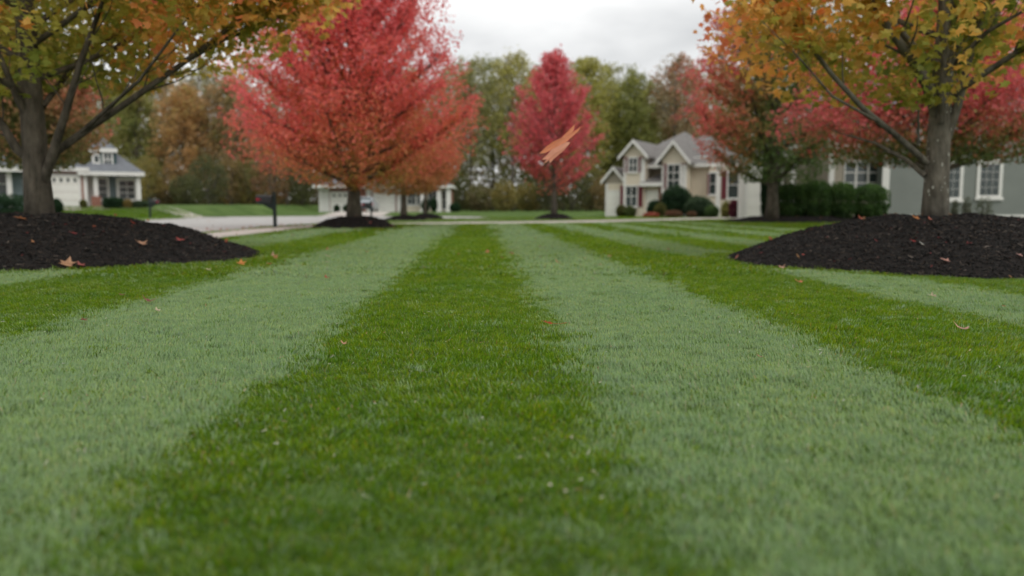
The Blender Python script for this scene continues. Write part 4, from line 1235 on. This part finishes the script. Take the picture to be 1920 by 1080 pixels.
# porch part
LH.wall(lx(161), lx(262), 1.6, 7, -.3, lzp(325), M['blue_grey'])
LH.window(lx(195, Yl+1.6), 1.6, lzp(372), .5, 1.35, 1, 3, None, trim=.16)
LH.window(lx(240, Yl+1.6), 1.6, lzp(372), .95, 1.25, 2, 3, None, trim=.2)
dr = MB(); dr.box(lx(174, Yl+1.6)-.35, lx(174, Yl+1.6)+.35, 1.5, 1.59, .15, 2.15); LH.part('front_door', dr, M['white'])
bs = MB(); bs.box(lx(159), lx(264), .0, 1.58, -.3, .14); LH.part('porch_floor', bs, M['concrete'])
br_ = MB(); br_.box(lx(172), lx(190), -.35, -.01, -.3, .75); LH.part('brick_steps', br_, M['brick'])
for px in (162, 182, 262): LH.post(lx(px), .15, .145, lzp(325)-.0, .26)
rl = LH.hip(lx(159), lx(264), 0, 7, lzp(325)+.02, lzp(274), M['roof_dark'], .3)
# dormer
dx0, dx1 = lx(178), lx(221)
LH.wall(dx0, dx1, 1.0, 4.5, lzp(318), lzp(279), M['white'])
LH.window(lx(207, Yl+1), 1.0, lzp(309), .45, .85, 2, 2, 'teal_dark', sw_=.18)
LH.window(lx(186, Yl+1), 1.0, lzp(303), .28, .45, 1, 1, None)
LH.hip(dx0, dx1, 1.0, 2.9, lzp(279)+.01, lzp(256), M['roof_dark'], .16)
# --- house at the very left
Ye = 46.5; ex0 = X_at(-120, Ye)
EH = House('grey_house', 'dark grey house with white column cut by the left edge', (ex0, Ye, .45), math.radians(28))
def ex(px): return EH.x(px)
def ezp(py): return EH.z(0, py)
EH.wall(0, ex(44), 0, 6, -.4, ezp(318), M['blue_grey'])
EH.window(ex(-2), 0, ezp(366), 1.0, 1.3, 2, 2, None, trim=.14)
EH.post(ex(21), -.6, -.3, ezp(318), .26)
EH.hip(0, ex(44), -.8, 6, ezp(318)+.02, ezp(270), M['roof_dark'], .35)

# --- far middle house with white columns
Ym = 84.0; mx0 = X_at(600, Ym); mz = float(zt(mx0, Ym))
MH = House('white_column_house', 'low brick house with white columns and garage doors behind the red maple', (mx0, Ym, mz))
def mx_(px, Y=Ym): return X_at(px, Y)-mx0
def mzp(py): return at(720, py, Ym).z-mz
MH.wall(mx_(598), mx_(846), 0, 7, -.1, mzp(350), M['brick'], clap=False)
MH.garage(mx_(622), mx_(664), -.01, 0, mzp(362), lites=True)
MH.garage(mx_(702), mx_(739), -.01, 0, mzp(362))
for px, w in ((603, .5), (613, .55), (692, .5), (748, .4)): MH.board(mx_(px), 0, 0, mzp(352), w, .07, 'pilaster')
bd = MB(); bd.box(mx_(686), mx_(745), -.09, -.012, mzp(359), mzp(352)); MH.part('lintel', bd, M['white'])
fw = MB(); fw.box(mx_(752), mx_(846), -.06, -.012, 0, mzp(352)); MH.part('porch_wall', fw, M['beige'])
MH.window(mx_(772), -.06, .75, .8, 1.35, 2, 2, None); MH.window(mx_(788), -.06, .75, .6, 1.35, 1, 2, None); MH.window(mx_(812), -.06, .6, .9, 1.6, 2, 2, None)
MH.window(mx_(833), -.06, .3, .35, 1.9, 1, 2, None)
for px in (794, 824, 842): MH.post(mx_(px), -1.0, 0, mzp(350), .42)
MH.hip(mx_(598), mx_(846), -1.2, 7, mzp(350)+.01, mzp(322), M['roof_dark'], .3)

# ------------------------------------------------------------------ mailboxes
def mailbox(label, p, H, side, flagside, scale=1.0):
    root = thing('mailbox', p, label, 'mailbox', 'mailboxes along the street')
    mb = MB(); mb.box(-.05, .05, -.05, .05, -.1, H); mb.add([(-.06,-.06,H),(.06,-.06,H),(.06,.06,H),(-.06,.06,H),(0,0,H+.06)], [(3,2,1,0),(0,1,4),(1,2,4),(2,3,4),(3,0,4)])
    mb.build('post', M['post'], root)
    z = H-.32; s = side
    ar = MB(); x0, x1 = sorted((s*.052, s*.50)); ar.box(x0, x1, -.04, .04, z-.06, z-.002); ar.build('arm', M['post'], root)
    br = MB(); br.add([(s*.052,-.03,z-.22),(s*.052,.03,z-.22),(s*.052,-.03,z-.062),(s*.052,.03,z-.062),(s*.36,-.03,z-.062),(s*.36,.03,z-.062),(s*.24,-.03,z-.061),(s*.24,.03,z-.061)],
                      [(0,1,5,4),(2,6,7,3),(0,4,6,2),(1,3,7,5),(0,2,3,1),(4,5,7,6)]); br.build('brace', M['post'], root)
    # body: rounded top, long axis along the arm
    prof_ = [(-.11, 0), (.11, 0), (.11, .15)]+[(.11*math.cos(t), .15+.10*math.sin(t)) for t in [PI*k/8 for k in range(1, 8)]]+[(-.11, .15)]
    bx = MB(); bx.prism([(u, z+v) for u, v in prof_], 'x', *sorted((s*.07, s*.54))); body = bx.build('box', M['black'], root)
    dr = MB(); xe = s*.542; dr.prism([(u*1.04, z+v*1.02-.002) for u, v in prof_], 'x', *sorted((xe, xe+s*.015))); dd = dr.build('door', M['black'], body)
    hd = MB(); hd.box(*sorted((xe+s*.016, xe+s*.035)), -.015, .015, z+.15, z+.17); hd.build('handle', M['black'], body)
    fl = MB(); fl.box(*sorted((s*.40, s*.43)), -.124, -.115, z+.09, z+.13); fl.box(s*.50-.045, s*.50+.045, -.126, -.116, z+.075, z+.155); fl.build('flag', M['red'], root)
    return root
p = gnd(516, 428); mailbox('black mailbox with red flag on its post by the sidewalk', (p.x, p.y, 0), 1.13, -1, 1)
p = at(282, 408.5, 48.0); mailbox('leftmost black mailbox across the street by the concrete driveway', (p.x, p.y, float(zt(p.x, p.y))-.02), 1.22, 1, 1)
Ymb = 50.0; mailbox('far dark mailbox seen beside the red maple\'s trunk', (X_at(696, Ymb), Ymb, .02), 1.05, -1, 1)

# ------------------------------------------------------------------ parked car on the far driveway (seen from behind)
def car(loc):
    root = thing('parked_car', loc, 'silver car parked before the far garage, beside the maple trunk', 'car')
    b = MB(); s = [(-.88,.30),(-.90,.75),(-.86,.95),(.86,.95),(.90,.75),(.88,.30)]
    b.prism(s, 'y', 0, 4.3); b.build('body', M['carpaint'], root, bevel=.05)
    c = MB()
    c.add([(-.80,.15,.95),(.80,.15,.95),(.80,3.1,.95),(-.80,3.1,.95),(-.62,.65,1.45),(.62,.65,1.45),(.62,2.3,1.45),(-.62,2.3,1.45)], [(3,2,1,0),(4,5,6,7),(0,1,5,4),(1,2,6,5),(2,3,7,6),(3,0,4,7)])
    cb = c.build('cabin', M['carpaint'], root, bevel=.03)
    g = MB(); g.add([(-.68,.235,1.02),(.68,.235,1.02),(.57,.55,1.37),(-.57,.55,1.37)], [(0,1,2,3)]); g.build('rear_window', M['glass'], cb)
    for sx_ in (-1, 1):
        l = MB(); l.box(*sorted((sx_*.62, sx_*.87)), -.03, .04, .68, .84); l.build('tail_light', M['lamp'], root)
        for y in (.75, 3.45):
            w = MB(); w.tube([(sx_*.66, y, .31), (sx_*.86, y, .31)], [.31, .31], 16); wo_ = w.build('wheel', M['rubber'], root)
            w = MB(); w.tube([(sx_*.861, y, .31), (sx_*.87, y, .31)], [.2, .19], 12); w.build('rim', M['carpaint'], wo_)
    bp = MB(); bp.box(-.86, .86, -.06, .02, .34, .55); bp.build('bumper', M['darkplastic'], root)
    npl = MB(); npl.box(-.2, .2, -.045, -.005, .62, .78); npl.build('number_plate', M['white'], root)
car((X_at(683, 77.5), 77.5, float(zt(X_at(683, 77.5), 77.5))+.03))

# ------------------------------------------------------------------ fallen leaves
def leaf_mesh(seed, col, curl=.5, stalk=True):
    r = np.random.default_rng(seed)
    K = len(ML); mid = ML*.5
    vs = [(0, 0, 0)]; 
    for ring, pts in ((.5, mid), (1.0, ML)):
        for i, (a, b) in enumerate(pts):
            a2, b2 = a*(1+r.normal(0, .06)), b*(1+r.normal(0, .06)); q = a2*a2+b2*b2
            z = curl*q*(.9+.6*math.sin(2.1*math.atan2(b2, a2)+seed))+r.normal(0, .02)*ring
            vs.append((a2, b2, z))
    F = [(0, 1+k, 1+(k+1) % K) for k in range(K)]
    for k in range(K): k2 = (k+1) % K; F += [(1+k, 1+K+k, 1+K+k2), (1+k, 1+K+k2, 1+k2)]
    cols = [np.array(col)*r.uniform(.75, 1.2) for _ in vs]
    return np.array(vs), np.array(F), np.array(cols)
def fallen(px, py, size, col, label, tilt=(0, 0), rz=0, z=None, curl=.6, group='fallen leaves', stalk=False, seed=0, zlift=.035):
    if z is None: g = gnd(px, py+1.0)
    else: g = z
    h = 0
    for m in MD.values():
        h = max(h, float(mound_z(np.array([g.x]), np.array([g.y]), m)[0]))
    v, f, c = leaf_mesh(seed+int(px), col, curl)
    o = link('fallen_leaf', big_mesh('fallen_leaf', v, f, c, M['leaf'], True))
    o.location = (g.x, g.y, (g.z if z is not None else 0)+zlift); o.scale = (size,)*3; o.rotation_euler = (tilt[0], tilt[1], rz)
    tag(o, label, 'leaf', group)
    if stalk:
        mb = MB(); mb.tube([(0, -.40, 0), (.05, -.9, .10), (.02, -1.5, .30)], [.022, .018, .03], 5); mb.build('stalk', M['stem'], o)
    return o
def on_mound(px, py, key):
    """where the line of sight meets a mulch mound"""
    d = ray(px, py); m = MD[key]
    t = 1.0
    while t < 60:
        p = Vector((0, 0, CAM_H))+d*t; h = float(mound_z(np.array([p.x]), np.array([p.y]), m)[0])
        if mound_r(np.array([p.x]), np.array([p.y]), m)[0] < 1 and p.z < h+.02: return p
        t += .02
    return Vector((m[0], m[1]-m[3]*.5, .3))
TANL=(.48,.27,.14); PINKT=(.50,.27,.20); ORL=(.55,.20,.03); REDL=(.35,.05,.02); PALE=(.52,.42,.28); BRN=(.20,.08,.04)
fallen(1027,621,.066,(.42,.07,.02),'red leaf with long orange stalk on the dark centre stripe\'s right edge',(.15,.35),1.25,stalk=True,curl=.35,seed=3,zlift=.048)
fallen(1803,628,.085,PINKT,'large tan-pink curled leaf on the grass at the right',(.15,.12),.9,curl=.75,seed=4)
fallen(1748,563,.065,PALE,'small pale leaf below the right mulch mound',(.2,.1),1.1,curl=.9)
fallen(1498,535,.075,(.50,.17,.06),'orange-red leaf on the grass left of the right mound',(.2,0),.6,curl=.7)
fallen(1465,507,.075,PINKT,'pale pink leaf at the right mound\'s front rim',(.3,0),.2,curl=.9)
fallen(1047,497,.085,(.42,.16,.06),'brown-orange leaf alone on the far light stripe',(.2,.1),.9,curl=.8)
fallen(278,573,.085,(.26,.10,.07),'dark curled leaf between the left light and dark stripes',(.1,.3),.4,curl=.9)
fallen(295,592,.045,PALE,'tiny pale leaf just right of the dark curled leaf',(.3,.3),.9,curl=.9)
fallen(452,499,.105,ORL,'bright orange leaf at the right tip of the left mound',(.5,.1),.3,curl=.8)
fallen(390,512,.055,PALE,'small pale leaf below the left mound\'s tip',(.4,.1),.7,curl=.9)
fallen(513,483,.08,PINKT,'pale leaf on the grass right of the left mound, leftmost of the far ones',(.4,.1),.7,curl=.8)
fallen(505,500,.07,REDL,'small red leaf right of the bright orange leaf',(.1,.1),.7,curl=.6)
fallen(615,472,.085,(.42,.12,.05),'topmost leaf of the short column on the left light stripe',(.4,.1),.7,curl=.8)
fallen(615,485,.075,PINKT,'middle leaf of the short column on the left light stripe',(.3,.1),1.7,curl=.8)
fallen(616,496,.085,PALE,'lowest leaf of the short column on the left light stripe',(.1,.1),2.7,curl=.5)
fallen(613,527,.06,REDL,'single small dark red leaf on the left light stripe',(.2,.1),.7,curl=.9)
fallen(228,561,.055,BRN,'small brown leaf left of the dark curled leaf',(.1,.1),.7,curl=.6)
fallen(157,611,.05,BRN,'small reddish leaf near the left picture edge on the grass',(.1,.1),.7,curl=.6)
fallen(643,657,.035,(.55,.28,.16),'tiny salmon leaf scrap on the dark centre stripe\'s left edge',(.3,.3),.7,curl=.9)
fallen(1425,683,.03,(.45,.16,.10),'thin red-brown leaf scrap on the near light stripe',(.1,.2),.7,curl=.4)
fallen(1882,583,.03,(.42,.10,.06),'tiny red leaf at the right edge below the mound',(.1,.2),.7,curl=.4)
fallen(125,499,.15,(.52,.28,.15),'large tan upright leaf at the foot of the left mound',(.6,.2),.2,curl=.5,z=on_mound(127,500,'left'))
fallen(150,503,.10,(.42,.12,.10),'pinkish leaf right beside the large tan upright leaf',(.3,.1),1.2,curl=.6,z=on_mound(152,503,'left'))
fallen(265,461,.13,(.55,.30,.18),'tan leaf in the middle of the left mound',(.35,.1),.8,curl=.6,z=on_mound(265,462,'left'))
fallen(338,455,.12,(.48,.10,.09),'red-pink leaf on the right slope of the left mound',(.25,.1),2.8,curl=.3,z=on_mound(338,455,'left'))
fallen(40,413,.14,(.42,.17,.06),'rusty leaf near the top of the left mound',(.25,.1),2.2,curl=.3,z=on_mound(40,415,'left'))
fallen(138,443,.10,(.40,.08,.08),'dull red leaf on the left mound below the trunk',(.25,.1),2.2,curl=.4,z=on_mound(138,443,'left'))
fallen(250,419,.08,REDL,'small red leaf on the skyline of the left mound',(.6,.1),2.2,curl=.4,z=on_mound(250,423,'left'))
fallen(1773,494,.105,(.58,.30,.24),'pink leaf on the lower front of the right mound',(.3,.1),.5,curl=.4,z=on_mound(1773,495,'right'))
fallen(1716,411,.10,(.60,.22,.05),'orange leaf at the foot of the right near trunk',(.5,.1),.5,curl=.4,z=on_mound(1716,414,'right'))
fallen(1745,415,.08,(.50,.13,.07),'red-orange leaf right of the orange one by the right trunk',(.5,.1),.5,curl=.4,z=on_mound(1745,417,'right'))
fallen(1614,409,.09,(.50,.12,.06),'red-orange leaf at the upper left shoulder of the right mound',(.5,.1),.5,curl=.4,z=on_mound(1614,415,'right'))
fallen(1711,458,.07,(.32,.03,.03),'dark red leaf halfway up the right mound',(.4,.1),.5,curl=.4,z=on_mound(1711,458,'right'))
fallen(1727,463,.07,(.42,.42,.38),'grey-white leaf halfway up the right mound',(.6,.4),.9,curl=.4,z=on_mound(1727,463,'right'))
fallen(1911,485,.07,(.52,.28,.24),'pale pink leaf at the right picture edge on the mound',(.4,.1),.5,curl=.4,z=on_mound(1911,485,'right'))

# pale clippings and tiny litter
def clippings():
    r = np.random.default_rng(9); n = 1100
    y = 1.6+8*r.random(n)**1.3; x = (r.random(n)*2-1)*(.72*y+.3)
    keep = np.ones(n, bool)
    for m in MD.values(): keep &= mound_r(x, y, m) > 1.0
    x, y = x[keep], y[keep]; n = len(x)
    z = r.uniform(.016, .034, n); L = r.uniform(.003, .009, n); W = r.uniform(.0008, .002, n); a = r.random(n)*PI; t = r.normal(0, .5, n)
    d = np.stack([np.cos(a)*np.cos(t), np.sin(a)*np.cos(t), np.sin(t)], -1); w = np.stack([-np.sin(a), np.cos(a), 0*a+.4], -1)
    P = np.stack([x, y, z], -1)
    V = np.stack([P-d*L[:, None]-w*W[:, None], P+d*L[:, None]-w*W[:, None], P+d*L[:, None]+w*W[:, None], P-d*L[:, None]+w*W[:, None]], 1).reshape(-1, 3)
    F = (np.arange(n)*4)[:, None]+np.array([[0, 1, 2, 3]])
    c = np.array([(.55,.52,.38), (.50,.38,.22), (.62,.60,.50), (.40,.20,.10)])[r.integers(0, 4, n)]*r.uniform(.5, 1.1, (n, 1))
    o = link('grass_clippings', big_mesh('grass_clippings', V, F, np.repeat(c, 4, 0), M['leaf']))
    tag(o, 'pale dry clippings and tiny litter scattered over the near lawn', 'clippings', kind='stuff')
clippings()
def litter():
    r = np.random.default_rng(19); xs = []; ys = []
    for (cx, cy, sx_, sy_, n) in [(-5, 25, 2.4, 4, 170), (14, 31, 4.5, 2.0, 150), (5.5, 9.5, 3.2, 3.0, 60), (-5.6, 10.5, 3.2, 3.0, 55), (4, 42, 2.5, 3, 50), (-7, 27, .5, 6, 90), (-24, 47, 6, 5, 90)]:
        xs.append(r.normal(cx, sx_, n)); ys.append(r.normal(cy, sy_, n))
    x = np.concatenate(xs); y = np.concatenate(ys); ok = (y > 6.5); x, y = x[ok], y[ok]
    h = np.zeros(len(x))
    for m in MD.values(): h = np.maximum(h, mound_z(x, y, m)+np.where(mound_r(x, y, m) < 1, .02, 0))
    P = np.stack([x, y, zt(x, y)+h+.035], -1)
    V, F, k = maple_leaves(P, .062, r)
    c = pal_mix([(.22,.07,.04), (.45,.12,.06), (.50,.24,.09), (.34,.22,.12), (.42,.07,.06)], r.random(len(P)))*r.uniform(.6, 1.1, (len(P), 1))
    o = link('leaf_litter', big_mesh('leaf_litter', V, F, np.repeat(c, k, 0), M['leaf']))
    tag(o, 'small red and brown leaves strewn over grass and mulch below the maples', 'leaf litter', kind='stuff')
litter()
def seed_bit(px, py, s, label):
    s *= .75
    g = gnd(px, py+3); mb = MB()
    mb.add([(-s*.4,0,0),(0,-s*.35,.2*s),(s*.4,0,0),(s*.15,.5*s,.3*s),(-.2*s,.6*s,.2*s),(0,.1*s,.55*s)], [(0,1,5),(1,2,5),(2,3,5),(3,4,5),(4,0,5),(4,3,2,1,0)])
    o = mb.build('petal_scrap', M['scrap']); o.location = (g.x, g.y, .045); o.rotation_euler = (.3, .2, px); tag(o, label, 'scrap', 'pale scraps on the near lawn')
seed_bit(1071,850,.018,'whitish scrap upright on the near dark stripe\'s right side')
seed_bit(1410,868,.013,'white scrap on the near light stripe')
seed_bit(905,809,.011,'small white scrap in the middle of the near dark stripe')
seed_bit(1032,945,.014,'pale scrap near the bottom edge, left of a pair')
seed_bit(1060,957,.014,'pale scrap near the bottom edge, right of a pair')
seed_bit(1890,775,.011,'white scrap close to the right edge on the grass')

# ------------------------------------------------------------------ the leaf falling through the air
def falling_leaf():
    Y = 3.1
    root_p = at(1047, 272, Y)
    root = thing('falling_leaf', root_p, 'orange-brown maple leaf caught falling in mid-air before the crimson maple', 'leaf')
    def lobe(pts, name, col):
        # pts: outline pixels with depth offset; a thin curved blade with a raised midrib
        V = [np.array(at(px, py, Y+(270-py)*.0014+dy*.35)-root_p) for px, py, dy in pts]
        c = sum(V)/len(V)+np.array([0, -.006, 0])
        n = len(V); vs = [c]+V+[c+np.array([0, .0012, 0])]+[v+np.array([0, .0012, 0]) for v in V]
        F = [(0, 1+i, 1+(i+1) % n) for i in range(n)]+[(n+1, n+2+(i+1) % n, n+2+i) for i in range(n)]
        F += [(1+i, n+2+i, n+2+(i+1) % n) for i in range(n)]+[(1+i, n+2+(i+1) % n, 1+(i+1) % n) for i in range(n)]
        r = np.random.default_rng(3); cc = np.array([np.array(col)*r.uniform(.85, 1.12) for _ in vs])
        return link(name, big_mesh(name, np.array(vs), np.array(F), cc, M['leaf'], False), root)
    lobe([(1011,288,.02),(1022,277,.0),(1036,266,-.02),(1052,259,-.02),(1064,247,-.01),(1071,239,0),(1078,233,.02),(1076,243,.01),(1073,249,.0),(1081,243,.01),(1090.5,236.5,.03),(1083,247,.01),(1073,256,0),(1062,266,.0),(1050,272,.0),(1040,277,.0),(1030,283,.01),(1022,287,.01)], 'blade', (.56,.20,.075))
    lobe([(1017.5,309,.05),(1026,298,.03),(1015.5,300,.04),(1026,290,.02),(1036,278,.004),(1050,270.5,.003),(1060,266,.003),(1069,266.5,.01),(1066,272,.01),(1058,281,.02),(1048,290,.03),(1041,296,.035),(1031,306,.05),(1030,300,.04)], 'blade', (.58,.27,.16))
falling_leaf()
